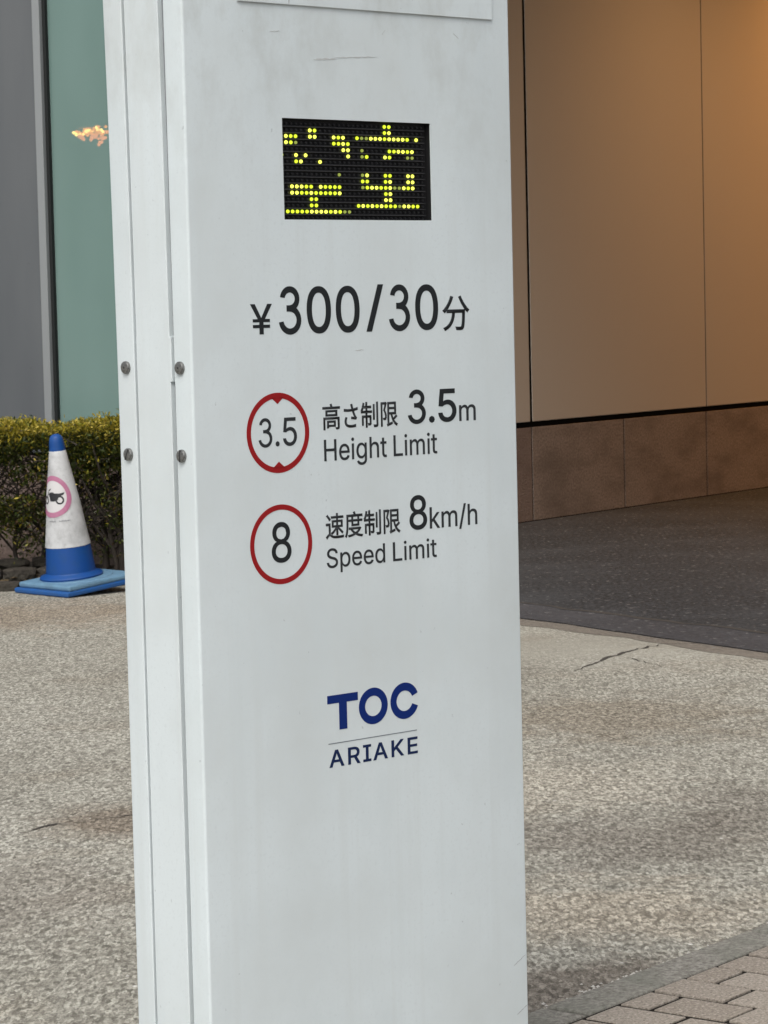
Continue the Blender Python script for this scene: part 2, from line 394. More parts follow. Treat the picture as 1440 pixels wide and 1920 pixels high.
for x, y, L in spots[:290]:
    o = obj('brick', brick_mesh(L), None, pav); o.location = (x, y, .014+rb.uniform(-.0018, .0015)); o.rotation_euler = (rb.uniform(-.006, .006), rb.uniform(-.006, .006), rb.uniform(-.006, .006))
V = []; Fc = []
for x, y, L in spots[290:3600]:
    i = len(V); z = .014+rb.uniform(-.0015, .0012); a = KW/2-.0024
    V += [(x-a, y-L+.0024, z), (x+a, y-L+.0024, z), (x+a, y-.0024, z), (x-a, y-.0024, z), (x-a, y-L+.0024, -.02), (x+a, y-L+.0024, -.02), (x+a, y-.0024, -.02), (x-a, y-.0024, -.02)]
    Fc += [(i, i+1, i+2, i+3), (i, i+4, i+5, i+1), (i+1, i+5, i+6, i+2), (i+2, i+6, i+7, i+3), (i+3, i+7, i+4, i)]
me = bpy.data.meshes.new('outer_bricks'); me.from_pydata(V, [], Fc); obj('outer_bricks', me, M['brick'], pav, kind='stuff')

# crumbs of stone along the kerb and loose on the driveway
bm = bmesh.new(); rg = random.Random(31)
for i in range(330):
    if i < 150: x, y = rg.choice((rg.uniform(-.1, 1.0), rg.gauss(.40, .12), rg.gauss(.22, .05))), -.018+abs(rg.gauss(0, .012)); r_ = rg.uniform(.0014, .0056)
    else: x, y = rg.uniform(-2.5, 4), rg.uniform(0, 5); r_ = rg.uniform(.002, .006)
    X, Y = kw(x, y); q = [bm.verts.new((X+r_*a*rg.uniform(.6, 1.2), Y+r_*b*rg.uniform(.6, 1.2), (.001+r_*c_*rg.uniform(.5, .9)))) for a, b, c_ in ((1, 0, 0), (0, 1, 0), (-1, 0, 0), (0, -1, 0), (0, 0, 1))]
    for k in range(4): bm.faces.new((q[k], q[(k+1) % 4], q[4]))
obj('loose_grit', bm, NT('pale_grit').set((.46, .44, .40, 1), .8), drive, kind='stuff')

# ------------------------------------------------------------------ wall of the covered driveway (local X along the wall, -Y towards the driveway)
CEIL = 4.6
wall = thing('entrance_wall', 'beige panelled wall on a brown granite base inside the covered driveway', 'wall', COR, WA)
obj('backing', boxm(.06, 20, .06, .40, 0, CEIL), M['joint'], wall)
PJ = [-.02, 1.20, 3.545, 5.90, 8.25, 10.6, 12.95, 15.3, 17.65, 19.0]
for i in range(len(PJ)-1):
    g0 = .014 if i == 2 else .006; g1 = .014 if i == 1 else .006
    obj('wall_panel', boxm(PJ[i]+g0, PJ[i+1]-g1, 0, .05, .634, CEIL-.01, bev=.004), M['panel'], wall)
SJ = [-.02, 1.2, 2.38, 3.545, 4.72, 5.89, 7.06, 8.25, 9.4, 10.6, 11.8, 12.95, 14.1, 15.3, 16.5, 17.65, 19.0]
for i in range(len(SJ)-1):
    o = obj('base_stone', boxm(SJ[i]+.0055, SJ[i+1]-.0055, 0, .05, 0, .598, bev=.003), M['roughstone'] if i < 3 else M['stone'], wall)
    if i < 3: o['label'] = 'rough pinkish bush-hammered base stone'

for i, x in enumerate(PJ[1:-1]):
    g = .014 if i == 1 else .006
    obj('seal_and_shade_strip', boxm(x-g, x+g, .0035, .058, .634, CEIL-.01), M['joint'], wall)
for x in SJ[1:-1]: obj('seal_and_shade_strip', boxm(x-.0055, x+.0055, .0035, .058, 0, .598), M['joint'], wall)
obj('seal_and_shade_strip', boxm(-.01, 19.0, .005, .058, .599, .633), M['joint'], wall)
obj('seal_and_shade_strip', boxm(-.01, 19.0, -.018, -.001, -.01, .006), M['joint'], wall)  # no seal: black strip along the wall foot, painted shade of the floor seam

# building front behind the hedge, in the same frame: surface at local X = 0, facing -X
fac = thing('building_front', 'building front with grey metal panel and tall green glass pane behind the hedge', 'building', COR, WA)
obj('glass_pane', boxm(.035, .047, .055, .868, .62, CEIL), M['glass'], fac)
obj('gasket', boxm(.012, .05, .868, .889, .62, CEIL), M['rubber'], fac)
obj('window_frame', boxm(-.012, .06, .889, .941, .62, CEIL, bev=.003), M['alu'], fac)
obj('window_frame', boxm(-.012, .06, 0.0, .055, .62, CEIL, bev=.003), M['alu'], fac)
obj('wall_panel', boxm(.004, .06, .943, 3.4, .62, CEIL, bev=.003), M['greypanel'], fac)
obj('wall_panel', boxm(.004, .06, 3.41, 5.9, .62, CEIL, bev=.003), M['greypanel'], fac)
for i in range(6):
    obj('base_stone', boxm(-.006, .06, .99*i+.004, .99*(i+1)-.004, 0, .612, bev=.004), M['roughstone'], fac)
obj('sill', boxm(-.01, .06, 0, 5.9, .612, .62), M['joint'], fac)
bm = bmesh.new(); box(bm, 1.0, 1.02, .45, 1.57, .3, CEIL); obj('back_wall', bm, M['room'], fac)
obj('side_wall', boxm(.065, 1.0, 1.55, 1.57, .3, CEIL), M['room'], fac)
obj('roof_slab', boxm(.0, 3, .45, 5.9, CEIL+.001, CEIL+.3), M['soffit'], fac)

# lamp seen through the green glass
lamp = thing('pendant_lamp', 'small cluster of glowing orange glass beads seen through the green glass', 'lamp')
lamp.location = COR+DW*.30+FE*.835+Vector((0, 0, 2.372)); lamp.rotation_euler[2] = WA
bm = bmesh.new(); tube(bm, [(0, 0, .05), (0, 0, CEIL-2.37)], [.004, .004], 6); obj('cord', bm, M['brass'], lamp)
bm = bmesh.new(); tube(bm, [(0, -.10, .035), (0, .08, .035)], [.005, .005], 6); obj('bar', bm, M['brass'], lamp)
rl = random.Random(5)
bb = bmesh.new(); bmesh.ops.create_icosphere(bb, subdivisions=1, radius=1)
bme = []
for k in ('bulb', 'bulb2', 'bulb3'):
    me = bpy.data.meshes.new('bead'); bb.to_mesh(me); me.materials.append(M[k]); bme.append(me)
bb.free()
for i in range(84):
    y = rl.uniform(-.12, .085); top = .035-.03*max(0, (y-.03)/.055); bot = -.035+.05*max(0, (y-.05)/.04)
    z = rl.uniform(bot, top)
    me = bme[1] if z < -.012 else rl.choice([bme[0], bme[2], bme[0]])
    o = obj('bead', me, None, lamp); o.location = (rl.uniform(-.03, .03), y, z); s = rl.uniform(.007, .0125); o.scale = (s, s*1.2, s)
for (y, z, s) in ((-.085, -.055, .012), (-.098, -.052, .011), (-.078, -.065, .010), (-.125, .005, .008), (-.14, .0, .006)):
    o = obj('bead', bme[1], None, lamp); o.location = (0, y, z); o.scale = (s, s, s)

# roof over the driveway and its far side
roof = thing('driveway_roof', 'flat roof slab over the covered driveway', 'roof', COR, WA)
bm = bmesh.new()
inv = Matrix.Rotation(-WA, 3, 'Z'); P = [inv @ (v-COR) for v in (COR+FE*.4+DW*1.3, COR+EN*9.4+DW*1.3, COR+EN*9.4+DW*19, COR+DW*19+FE*.4)]
lo = [bm.verts.new((p.x, p.y, CEIL)) for p in P]; hi = [bm.verts.new((p.x, p.y, CEIL+.9)) for p in P]
bm.faces.new(lo); bm.faces.new(hi[::-1])
for i in range(4): bm.faces.new((lo[i], hi[i], hi[(i+1) % 4], lo[(i+1) % 4]))
bmesh.ops.recalc_face_normals(bm, faces=bm.faces[:]); obj('slab', bm, M['soffit'], roof)
q = inv @ (EN*9.4)
obj('side_wall', boxm(q.x, q.x+19, q.y-.3, q.y, 0, CEIL-.001), M['panel'], roof)
obj('end_wall', boxm(19, 19.3, q.y, 0, 0, CEIL-.001), M['panel'], roof)

def downlight(x, y, energy, label, tint=(1, .45, .12)):
    t = thing('ceiling_downlight', label, 'light', COR+DW*x-FE*y+Vector((0, 0, CEIL)), WA, 'warm downlights in the driveway ceiling')
    obj('housing', lathe([(.075, -.002), (.10, -.002), (.10, -.018), (.085, -.022), (.075, -.012), (.075, -.002)], 28), M['alu'], t)
    obj('lens', lathe([(0, -.008), (.073, -.008)], 28), M['lens'], t)
    ld = bpy.data.lights.new('downlight_beam', 'SPOT'); ld.energy = energy; ld.color = tint; ld.spot_size = R(165); ld.spot_blend = 1; ld.shadow_soft_size = .07
    lo_ = bpy.data.objects.new('downlight_beam', ld); C.objects.link(lo_); lo_.parent = t; lo_.location = (0, 0, -.03)
downlight(5.3, 1.8, 125, 'warm ceiling downlight nearest the entrance of the covered driveway', (1, .54, .22))
downlight(7.7, 1.2, 150, 'warm ceiling downlight in the middle of the covered driveway')
downlight(10.8, 2.2, 540, 'warm ceiling downlight deepest inside the covered driveway')

# ------------------------------------------------------------------ hedge bed and hedge
bed = obj('soil_bed', poly_sheet([(-5.2, 13.25), (-1.75, 13.82), (-1.0, 14.12), (-1.0, 14.55), (-5.2, 17.4)], .02), M['soil'], kind='structure')
re_ = random.Random(21)
def rock(sx, sy, sz, rnd):
    bm = bmesh.new(); bmesh.ops.create_icosphere(bm, subdivisions=2, radius=1)
    for v in bm.verts:
        n = v.co.copy(); k = 1+.22*math.sin(3*n.x+rnd*5)*math.cos(4*n.y+rnd)+.10*math.sin(7*n.z+rnd*3)
        v.co = Vector((max(-.8, min(.8, n.x*k))*sx, max(-.8, min(.8, n.y*k))*sy, max(-.8, min(.75, n.z*k))*sz))
    return bm
ex, ey = -3.6, 13.53
x = -3.6
while x < -1.02:
    L = re_.uniform(.10, .19); t = (x+3.6)/1.85
    y = 13.56+.265*t if x < -1.75 else 13.84+(x+1.75)*.40
    o = obj('edging_stone', rock(L*.62, .06, re_.uniform(.028, .042), re_.random()*6), M['edging'], bed); o.location = (x+L/2, y+re_.uniform(-.01, .01), .018); o.rotation_euler[2] = re_.uniform(-.15, .25)
    if x < -1.75:
        o = obj('edging_stone', rock(L*.6, .06, re_.uniform(.03, .05), re_.random()*6), M['edging'], bed); o.location = (x+L/2+.05, y+.24+re_.uniform(-.02, .02), .06)
        o = obj('edging_stone', rock(L*.6, .07, re_.uniform(.03, .05), re_.random()*6), M['edging'], bed); o.location = (x+L/2, y+.42+re_.uniform(-.02, .02), .10)
    x += L
hedge = thing('hedge', 'clipped green hedge with bare twiggy stems in front of the building', 'hedge', (-2.4, 14.3, 0))
rh = random.Random(77)
HX0, HX1 = -4.4, -1.02
def loc(x, y, z): return (x+2.4, y-14.3, z)
stems = [-4.1, -3.8, -3.45, -3.1, -2.8, -2.45, -2.22, -2.02, -1.885, -1.80, -1.745, -1.66, -1.60, -1.46, -1.40, -1.36, -1.32, -1.27, -1.25, -1.19, -1.12]
tips = []
for sx in stems:
    bm = bmesh.new(); y = 14.22+rh.uniform(-.08, .10); pts = [(sx, y, 0)]; px_, py_ = sx, y
    for k in range(1, 7):
        px_ += rh.uniform(-.022, .022); py_ += rh.uniform(-.02, .02); pts.append((px_, py_, .08*k))
    r0 = rh.uniform(.013, .021)
    tube(bm, [loc(*p) for p in pts], [r0*(1-.09*k) for k in range(7)], 7)
    for b in range(8):
        k = rh.randint(2, 5); p = Vector(pts[k]); a = rh.uniform(0, 6.28); L = rh.uniform(.14, .30)
        m = p+Vector((math.cos(a)*L*.5, math.sin(a)*L*.35, L*.55)); e = p+Vector((math.cos(a)*L*.8+rh.uniform(-.05, .05), math.sin(a)*L*.5, L*1.05))
        e.z = min(e.z, .76); m.z = min(m.z, .70)
        tube(bm, [loc(*p), loc(*m), loc(*e)], [r0*.5, r0*.36, r0*.18], 5); tips.append(e)
    smooth(obj('stem', bm, M['bark'], hedge), 60)
bm = bmesh.new()
for i in range(2400):
    x = rh.uniform(HX0, HX1); y = 14.30+rh.uniform(-.26, .24); z = rh.uniform(.22, .74)
    a = rh.uniform(0, 6.28); L = rh.uniform(.06, .20); up = rh.uniform(-.25, 1.0)
    e = Vector((x+math.cos(a)*L, y+math.sin(a)*L*.7, z+up*L)); m = (Vector((x, y, z))+e)/2+Vector((rh.uniform(-.015, .015), rh.uniform(-.015, .015), rh.uniform(-.01, .02)))
    if e.z > .79: continue
    tube(bm, [loc(x, y, z), loc(*m), loc(*e)], [.0042, .003, .0014], 3)
obj('twigs', bm, M['bark'], hedge, kind='stuff')
# leaves: small folded blades; density by region of the hedge
V = []; Fc = []; col = []
def bumpy(x): return .034*math.sin(9*x+1)+.016*math.sin(23*x)+.010*math.sin(51*x)
def dens(x, y, z):
    t = .812+bumpy(x)*.5
    if z > t+.012: return .035 if z < t+.05 and math.sin(37*x)+math.sin(61*x+2) > .6 else 0
    f = (y-14.3)/.29
    if abs(f) > 1+.10*math.sin(13*x+9*z): return 0
    if z > .60+.06*math.sin(7*x+2)+.04*math.sin(17*x): return 1 if z > t-.10 or abs(f) > .55 else .35
    d = .09 if y > 14.2 else .05
    if (-1.97 < x < -1.76 and .42 < z < .58) or (x < -1.93 and z < .30): d = .01
    def blob(cx, cy, cz, rx, ry, rz, k):
        q = ((x-cx)/rx)**2+((y-cy)/ry)**2+((z-cz)/rz)**2
        return k if q < 1+.35*math.sin(31*x+17*z) else 0
    d = max(d, blob(-1.98, 14.06, .365, .26, .16, .10, .95), blob(-1.37, 14.06, .38, .12, .14, .10, .40), blob(-1.30, 14.05, .30, .10, .10, .06, .55),
            blob(-2.7, 14.1, .42, .4, .17, .14, .8), blob(-3.6, 14.1, .40, .5, .17, .16, .8), blob(-1.62, 14.1, .58, .3, .2, .09, .55), blob(-1.80, 14.1, .22, .1, .1, .05, .25),
            blob(-1.15, 14.1, .45, .15, .2, .15, .6))
    if z < .12: d = 0
    return d
pal = [(.040, .056, .008), (.058, .074, .010), (.028, .044, .008), (.085, .088, .012), (.034, .038, .010)]
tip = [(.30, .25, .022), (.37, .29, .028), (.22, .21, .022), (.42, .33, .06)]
n = 0; tries = 0
while n < 80000 and tries < 1300000:
    tries += 1
    x = rh.uniform(HX0, HX1); y = rh.uniform(13.98, 14.62); z = rh.uniform(.1, .89)
    if x < -2.35 and rh.random() < .55: continue
    if rh.random() > dens(x, y, z): continue
    n += 1
    L = rh.uniform(.017, .032); W = L*rh.uniform(.36, .5)
    d = Vector((rh.gauss(0, 1), rh.gauss(-.35, .9), rh.gauss(.5, .7))).normalized(); s = d.cross(Vector((rh.gauss(0, .6), rh.gauss(0, .6), 1))).normalized(); u = s.cross(d)
    p = Vector(loc(x, y, z)); i = len(V)
    for q in (p, p+d*L*.55+s*W*.5+u*W*.18, p+d*L, p+d*L*.55-s*W*.5+u*W*.18): V.append(tuple(q))
    Fc += [(i, i+1, i+2), (i, i+2, i+3)]
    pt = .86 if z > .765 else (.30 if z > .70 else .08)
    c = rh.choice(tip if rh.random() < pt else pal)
    if z < .6 and rh.random() < .10: c = (.085, .052, .022)
    k = rh.uniform(.75, 1.25); col += [tuple(v*k for v in c)+(1,)]*4
me = bpy.data.meshes.new('foliage'); me.from_pydata(V, [], Fc)
ca = me.color_attributes.new('leaf', 'FLOAT_COLOR', 'POINT')
ca.data.foreach_set('color', [v for c in col for v in c])
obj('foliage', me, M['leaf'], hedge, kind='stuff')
# fallen leaves on the bed
V = []; Fc = []
for i in range(900):
    x = rh.uniform(-3.4, -1.05); y = rh.uniform(13.75, 14.6); a = rh.uniform(0, 6.28); L = rh.uniform(.012, .028); z = .03+rh.uniform(0, .02)
    if y < 13.86+(x+1.75)*.15: continue
    j = len(V); c_, s_ = math.cos(a)*L, math.sin(a)*L
    V += [(x+c_, y+s_, z), (x-s_*.4, y+c_*.4, z+rh.uniform(0, .012)), (x-c_, y-s_, z), (x+s_*.4, y-c_*.4, z+rh.uniform(0, .012))]; Fc.append((j, j+1, j+2, j+3))
me = bpy.data.meshes.new('leaf_litter'); me.from_pydata(V, [], Fc)
lit = obj('leaf_litter', me, NT('dry_leaf').set((.095, .066, .030, 1), .8), bed, kind='stuff')

# ------------------------------------------------------------------ traffic cone, its base tipped up on the edging stones
L_ = Vector((-1.849, 13.657, 0)); F_ = Vector((-1.547, 13.331, 0)); ax = (F_-L_).normalized(); S = (F_-L_).length
TILT = R(5.6)
cone = thing('traffic_cone', 'blue and white traffic cone with a pink no-motorcycles print leaning beside the hedge', 'traffic cone')
# local: X along the front-left edge, Y away from it, Z up the cone; origin in the middle of the base underside
rot = Matrix.Rotation(TILT, 3, ax) @ Matrix((ax, Vector((-ax.y, ax.x, 0)), Vector((0, 0, 1)))).transposed()
cone.matrix_world = Matrix.Translation((L_+F_)/2 + rot @ Vector((0, S/2, .001))) @ rot.to_4x4()
h = S/2
bm = bmesh.new(); box(bm, -h, h, -h, h, 0, .026, bev=.008); obj('base_plate', bm, M['baseblue'], cone)
bm = bmesh.new(); box(bm, -h+.016, h-.004, -h+.020, h-.006, .0262, .053, bev=.009); sl_ = obj('base_slab', bm, M['slablight'], cone); sl_['label'] = 'pale blue upper slab of the cone base'
smooth(obj('groove_ring', lathe([(.178, .0525), (.180, .0555), (.186, .0555), (.188, .0525)], 56), M['slablight'], cone))
Z0 = .053; n_before = set(cone.children)
smooth(obj('flange', lathe([(.155, Z0-.001), (.158, Z0+.008), (.152, Z0+.016), (.132, Z0+.022), (.126, Z0+.03)], 56), M['coneblue'], cone))
def cr(z):
    P = [(0, .126), (.05, .1215), (.163, .110), (.40, .0785), (.632, .0405), (.68, .036)]
    for (a, ra), (b, rb_) in zip(P, P[1:]):
        if z <= b: return ra+(rb_-ra)*(z-a)/(b-a)
    return .035
smooth(obj('cone_body', lathe([(cr(z), Z0+z) for z in (.02, .05, .10, .163, .25, .4, .55, .632, .66)]+[(.0365, Z0+.675), (.033, Z0+.695), (.026, Z0+.708), (.014, Z0+.7155), (0, Z0+.7175)], 56), M['coneblue'], cone))
# sleeve with a slightly flared, creased hem
bm = bmesh.new(); n = 64; zs = [.160, .166, .20, .26, .33, .40, .47, .54, .60, .631, .634]; rings = []
for z in zs:
    ring = []
    for k in range(n):
        a = 2*math.pi*k/n; off = .0016+(.0030*max(0, 1-(z-.16)/.05))*(.5+.5*math.sin(a-.6))+.0012*math.sin(3*a+z*14)*max(0, 1-abs(z-.25)/.3)
        if z == .634: off = .0003
        ring.append(bm.verts.new(((cr(z)+off)*math.cos(a), (cr(z)+off)*math.sin(a), Z0+z)))
    rings.append(ring)
for a, b in zip(rings, rings[1:]):
    for k in range(n): bm.faces.new((a[k], a[(k+1) % n], b[(k+1) % n], b[k]))
sleeve = smooth(obj('sleeve', bm, M['conewhite'], cone), 60); sleeve['label'] = 'grubby white sleeve with a round print'
# prints follow the sleeve: s metres round the sleeve from the print centre, t up it
toc = cone.matrix_world.inverted() @ Vector((0, 0, 1.35)); A0 = math.atan2(toc.y, toc.x)
PC = A0-R(41); PZ = .415
def onsleeve(s, t, lift):
    z = PZ+t; r = cr(z)+.0030+lift; a = PC+s/.080
    return (r*math.cos(a), r*math.sin(a), Z0+z)
def print_poly(bm, pts, lift, sub=8):
    vs = [bm.verts.new((p[0], p[1], 0)) for p in pts]; f = bm.faces.new(vs)
def finish_print(bm, lift):
    bmesh.ops.triangulate(bm, faces=bm.faces[:])
    for _ in range(3):
        es = [e for e in bm.edges if e.calc_length() > .012]
        if es: bmesh.ops.subdivide_edges(bm, edges=es, cuts=1); bmesh.ops.triangulate(bm, faces=[f for f in bm.faces if len(f.verts) > 3])
    for v in bm.verts: v.co = Vector(onsleeve(v.co.x, v.co.y, lift))
    return bm
def ringpts(r0, r1, n=72):
    return r0, r1, n
def ring_bm(bm, r0, r1, cx=0, cy=0, n=64):
    A = [bm.verts.new((cx+r0*math.cos(2*math.pi*k/n), cy+r0*math.sin(2*math.pi*k/n), 0)) for k in range(n)]
    B = [bm.verts.new((cx+r1*math.cos(2*math.pi*k/n), cy+r1*math.sin(2*math.pi*k/n), 0)) for k in range(n)]
    for k in range(n): bm.faces.new((A[k], A[(k+1) % n], B[(k+1) % n], B[k]))
bm = bmesh.new(); print_poly(bm, [(.078*math.cos(2*math.pi*k/48), .078*math.sin(2*math.pi*k/48)) for k in range(48)], 0)
obj('print_disc', finish_print(bm, 0), M['printwhite'], sleeve)
bm = bmesh.new(); ring_bm(bm, .078, .1025); obj('print_ring', finish_print(bm, .0006), M['pink'], sleeve)
bm = bmesh.new()
ring_bm(bm, .0135, .0215, .042, -.018, 32); ring_bm(bm, .0135, .0205, -.042, -.018, 32)
print_poly(bm, [(.070, .018), (.062, .006), (.040, .000), (.030, -.018), (.010, -.024), (-.010, -.022), (-.016, -.004), (-.024, .012), (-.014, .020), (.004, .022), (.016, .016), (.040, .014)], 0)
print_poly(bm, [(-.040, -.016), (-.045, -.019), (-.026, .026), (-.020, .024)], 0)
print_poly(bm, [(-.030, .030), (-.010, .040), (-.008, .036), (-.022, .026)], 0)
print_poly(bm, [(.036, -.016), (.048, -.020), (.016, -.012), (.014, -.004)], 0)
obj('print_motorcycle', finish_print(bm, .0006), M['printblack'], sleeve)
bm = bmesh.new(); rp = random.Random(9); s = -.015
while s < .075:
    wd = rp.uniform(.003, .006)
    if abs(s-.022) > .004: print_poly(bm, [(s, -.1235), (s+wd, -.1235), (s+wd, -.1235+rp.uniform(.004, .007)), (s, -.1175)], 0)
    s += wd+.0016
obj('faded_print', finish_print(bm, .0010), M['printgrey'], sleeve)

for o in set(cone.children)-n_before: o.location.x -= .034

# ------------------------------------------------------------------ sign pylon (local X along the front face, -Y out of it; side face at X = 0)
PYZ = 2.45
pyl = thing('sign_pylon', 'white parking sign pylon with yellow LED display, price and limit signs', 'sign', (-.2837, 4.15, 0), math.atan2(.6728, .7398))
def tz(z): return max(0, min(1.15, (z-.25)/1.6))**3.5
eL = lambda z: .1852+.0125*tz(z)
g1a = lambda z: .1408+.0095*tz(z)
g1b = lambda z: .1337+.0095*tz(z)
g2a = lambda z: .0516+.0078*tz(z)
g2b = lambda z: .0422+.0042*tz(z)
ZS = [0, .3, .6, .9, 1.1, 1.2, 1.3, 1.4965, 1.6525, 1.75, 1.85, 1.95, 2.1, PYZ]
HU0, HU1, HZ0, HZ1 = .1905, .5045, 1.4965, 1.6525
W_ = .6895
def grid_strip(bm, cols, zs, skip=None):
    # cols: list of functions z -> (x, y)
    G = [[bm.verts.new((*c(z), z)) for c in cols] for z in zs]
    for i in range(len(zs)-1):
        for j in range(len(cols)-1):
            if skip and skip(i, j): continue
            bm.faces.new((G[i][j], G[i][j+1], G[i+1][j+1], G[i+1][j]))
    return G
def arc(cx, cy, r, a0, a1, n=5): return [(lambda z, a=a0+(a1-a0)*k/n: (cx+r*math.cos(a), cy+r*math.sin(a))) for k in range(n+1)]
RC = .0045
bm = bmesh.new()
cols = [lambda z: (.012, g2b(z)), lambda z: (.0015, g2b(z)), lambda z: (0, g2b(z)-.0015)]
cols += arc(RC, RC, RC, math.pi, 1.5*math.pi)
nl = len(cols)
cols += [lambda z: (HU0, 0), lambda z: (HU1, 0)]
cols += arc(W_-RC, RC, RC, -.5*math.pi, 0)
cols += [lambda z: (W_, eL(z)-RC)]
iz = ZS.index(HZ0)
G = grid_strip(bm, cols, ZS, lambda i, j: i == iz and j == nl)
# recess walls of the display opening
DEP = .012
a = [G[iz][nl], G[iz][nl+1], G[iz+1][nl+1], G[iz+1][nl]]
b = [bm.verts.new((v.co.x, .0022, v.co.z)) for v in a]
for k in range(4): bm.faces.new((a[k], b[k], b[(k+1) % 4], a[(k+1) % 4]))
bmesh.ops.recalc_face_normals(bm, faces=bm.faces[:])
smooth(obj('front_panel', bm, M['white'], pyl), 35)
bm = bmesh.new()   # rear half: left strip of the side face folded round to the back
cols = [lambda z: (.012, g1a(z)), lambda z: (.0015, g1a(z)), lambda z: (0, g1a(z)+.0015)]
cols += [(lambda z, a=math.pi-.5*math.pi*k/5: (RC+RC*math.cos(a), eL(z)-RC+RC*math.sin(a))) for k in range(6)]
cols += [lambda z: (W_-.002, eL(z))]
grid_strip(bm, cols, ZS); bmesh.ops.recalc_face_normals(bm, faces=bm.faces[:])
smooth(obj('rear_panel', bm, M['white2'], pyl), 35)
bm = bmesh.new(); zs = sorted(set(ZS+[1.2520, 1.2526, 1.3200, 1.3206]))
def cr_edge(z): return g2a(z)+(.0004 if z > 1.3203 else (-.0032 if z > 1.2523 else .0006))
def cl_edge(z): return g1b(z)+(.0 if z > 1.3203 else .0009)
cols = [lambda z: (.012, cl_edge(z)), lambda z: (.0012, cl_edge(z)), lambda z: (0, cl_edge(z)-.0012), lambda z: (0, cr_edge(z)+.0012), lambda z: (.0012, cr_edge(z)), lambda z: (.012, cr_edge(z))]
G = grid_strip(bm, cols, zs); bm.faces.new(G[0]); bm.faces.new(G[-1][::-1]); bmesh.ops.recalc_face_normals(bm, faces=bm.faces[:])
smooth(obj('side_cover', bm, M['white2'], pyl), 35)
obj('inner_frame', boxm(.009, W_-.01, .02, .18, .002, PYZ-.002), M['gap'], pyl)
obj('top_cap', boxm(-.002, W_+.002, -.002, .205, PYZ, PYZ+.012, bev=.003), M['white'], pyl)
pl = obj('cover_plate', boxm(.106, .6478, -.0032, -.0003, 1.8255, 2.32, bev=.0009), M['white'], pyl)
obj('plate_mark', boxm(.2072, .2083, -.0036, -.0031, 1.8275, 1.838), M['scuff2'], pl)

# display: black board, louvres, lamps
PX, PZ_ = .00986, .0097
UX0, UZ0 = .2077, 1.6260     # column 0, row 2
disp = obj('led_display', boxm(HU0-.004, HU1+.004, DEP+.001, DEP+.03, HZ0-.004, HZ1+.004), M['black'], pyl)
bm = bmesh.new(); i_ = .0006
fr = [bm.verts.new((u, y, z)) for y in (.002, DEP+.002) for u, z in ((HU0+i_, HZ0+i_), (HU1-i_, HZ0+i_), (HU1-i_, HZ1-i_), (HU0+i_, HZ1-i_))]
fo = [bm.verts.new((u, y, z)) for y in (.002, DEP+.002) for u, z in ((HU0-.003, HZ0-.003), (HU1+.003, HZ0-.003), (HU1+.003, HZ1+.003), (HU0-.003, HZ1+.003))]
for k in range(4):
    q = (k+1) % 4; bm.faces.new((fr[k], fr[4+k], fr[4+q], fr[q])); bm.faces.new((fo[k], fo[q], fr[q], fr[k])); bm.faces.new((fo[k], fo[4+k], fo[4+q], fo[q]))
bmesh.ops.recalc_face_normals(bm, faces=bm.faces[:]); obj('surround', bm, M['black'], disp)
LIT = {0: [21, 22], 1: [5, 6, 21, 22], 2: [0, 1, 2, 5, 6, 10, 11, 12, 15, 18, 19, 20, 21, 22, 23, 24, 25, 26, 28, -16, -17],
       3: [0, 1, 10, 11, 12, 13, -2], 4: [12, 13, 23, 24, 25, 26, 27, -16, 22], 5: [2, 4, 13, 17, 21, 22, -16, -26, -27, -99],
       6: [2, 3, 7], 8: [17, 21, 22, 26, 27, -16, -11], 9: [16, 17, 21, 22, 26, 27],
       10: [1, 2, 3, 4, 5, 7, 8, 9, 10, 11, 17, 18, 19, 20, 21, 22, 25, 26, 27, -16, -23, -24],
       11: [1, 2, 3, 4, 5, 6, 7, 8, 9, 10, 11, 21, 22], 12: [5, 6, 21, 22], 13: [5, 6, 15, 16, 17, 18, 19, 20, 21, 22, 23, 25, 26, 27, 28, -24],
       14: [0, 1, 2, 3, 4, 5, 6, 7, 8, 9, 10, 11, -12, -13]}
def led_bm(r=.0031):
    bm = lathe([(r, 0), (r, .0012), (r*.8, .0024), (r*.42, .0031), (0, .0034)], 12)
    bmesh.ops.rotate(bm, verts=bm.verts[:], matrix=Matrix.Rotation(R(90), 3, 'X')); return bm
mesh_on = {}
M['ledhot'] = emit('led_hot', (.80, .84, .10, 1), 1.25)
for k, m_ in (('on', 'led'), ('hot', 'ledhot'), ('dim', 'leddim')):
    me = bpy.data.meshes.new('led_lamp'); b_ = led_bm(.0029 if k != 'dim' else .0026); b_.to_mesh(me); b_.free(); me.materials.append(M[m_]); mesh_on[k] = me
lit = set()
for r, cl in LIT.items():
    for c_ in cl:
        if c_ == -99: c_, on = -1, 'on'
        elif c_ < 0: c_, on = -c_, 'dim'
        else: on = 'on'
        if on == 'on' and rc.random() < .4: on = 'hot'
        lit.add((r, c_)); o = obj('led_lamp', mesh_on[on], None, disp); o.location = (UX0+c_*PX, DEP+.0008, UZ0-(r-2)*PZ_)
off = bmesh.new()
for r in range(16):
    for c_ in range(-1, 30):
        if (r, c_) in lit: continue
        b_ = led_bm(.0026); me = bpy.data.meshes.new('t'); b_.to_mesh(me); b_.free()
        n0 = len(off.verts); off.from_mesh(me); bpy.data.meshes.remove(me); off.verts.ensure_lookup_table()
        for v in off.verts[n0:]: v.co += Vector((UX0+c_*PX, DEP+.0008, UZ0-(r-2)*PZ_))
obj('unlit_lamps', off, M['lampoff'], disp, kind='stuff')
sm = bpy.data.meshes.new('louvre'); b_ = boxm(HU0+.003, .497, .0062, DEP+.001, -.0004, .0004); b_.to_mesh(sm); b_.free(); sm.materials.append(M['slat'])
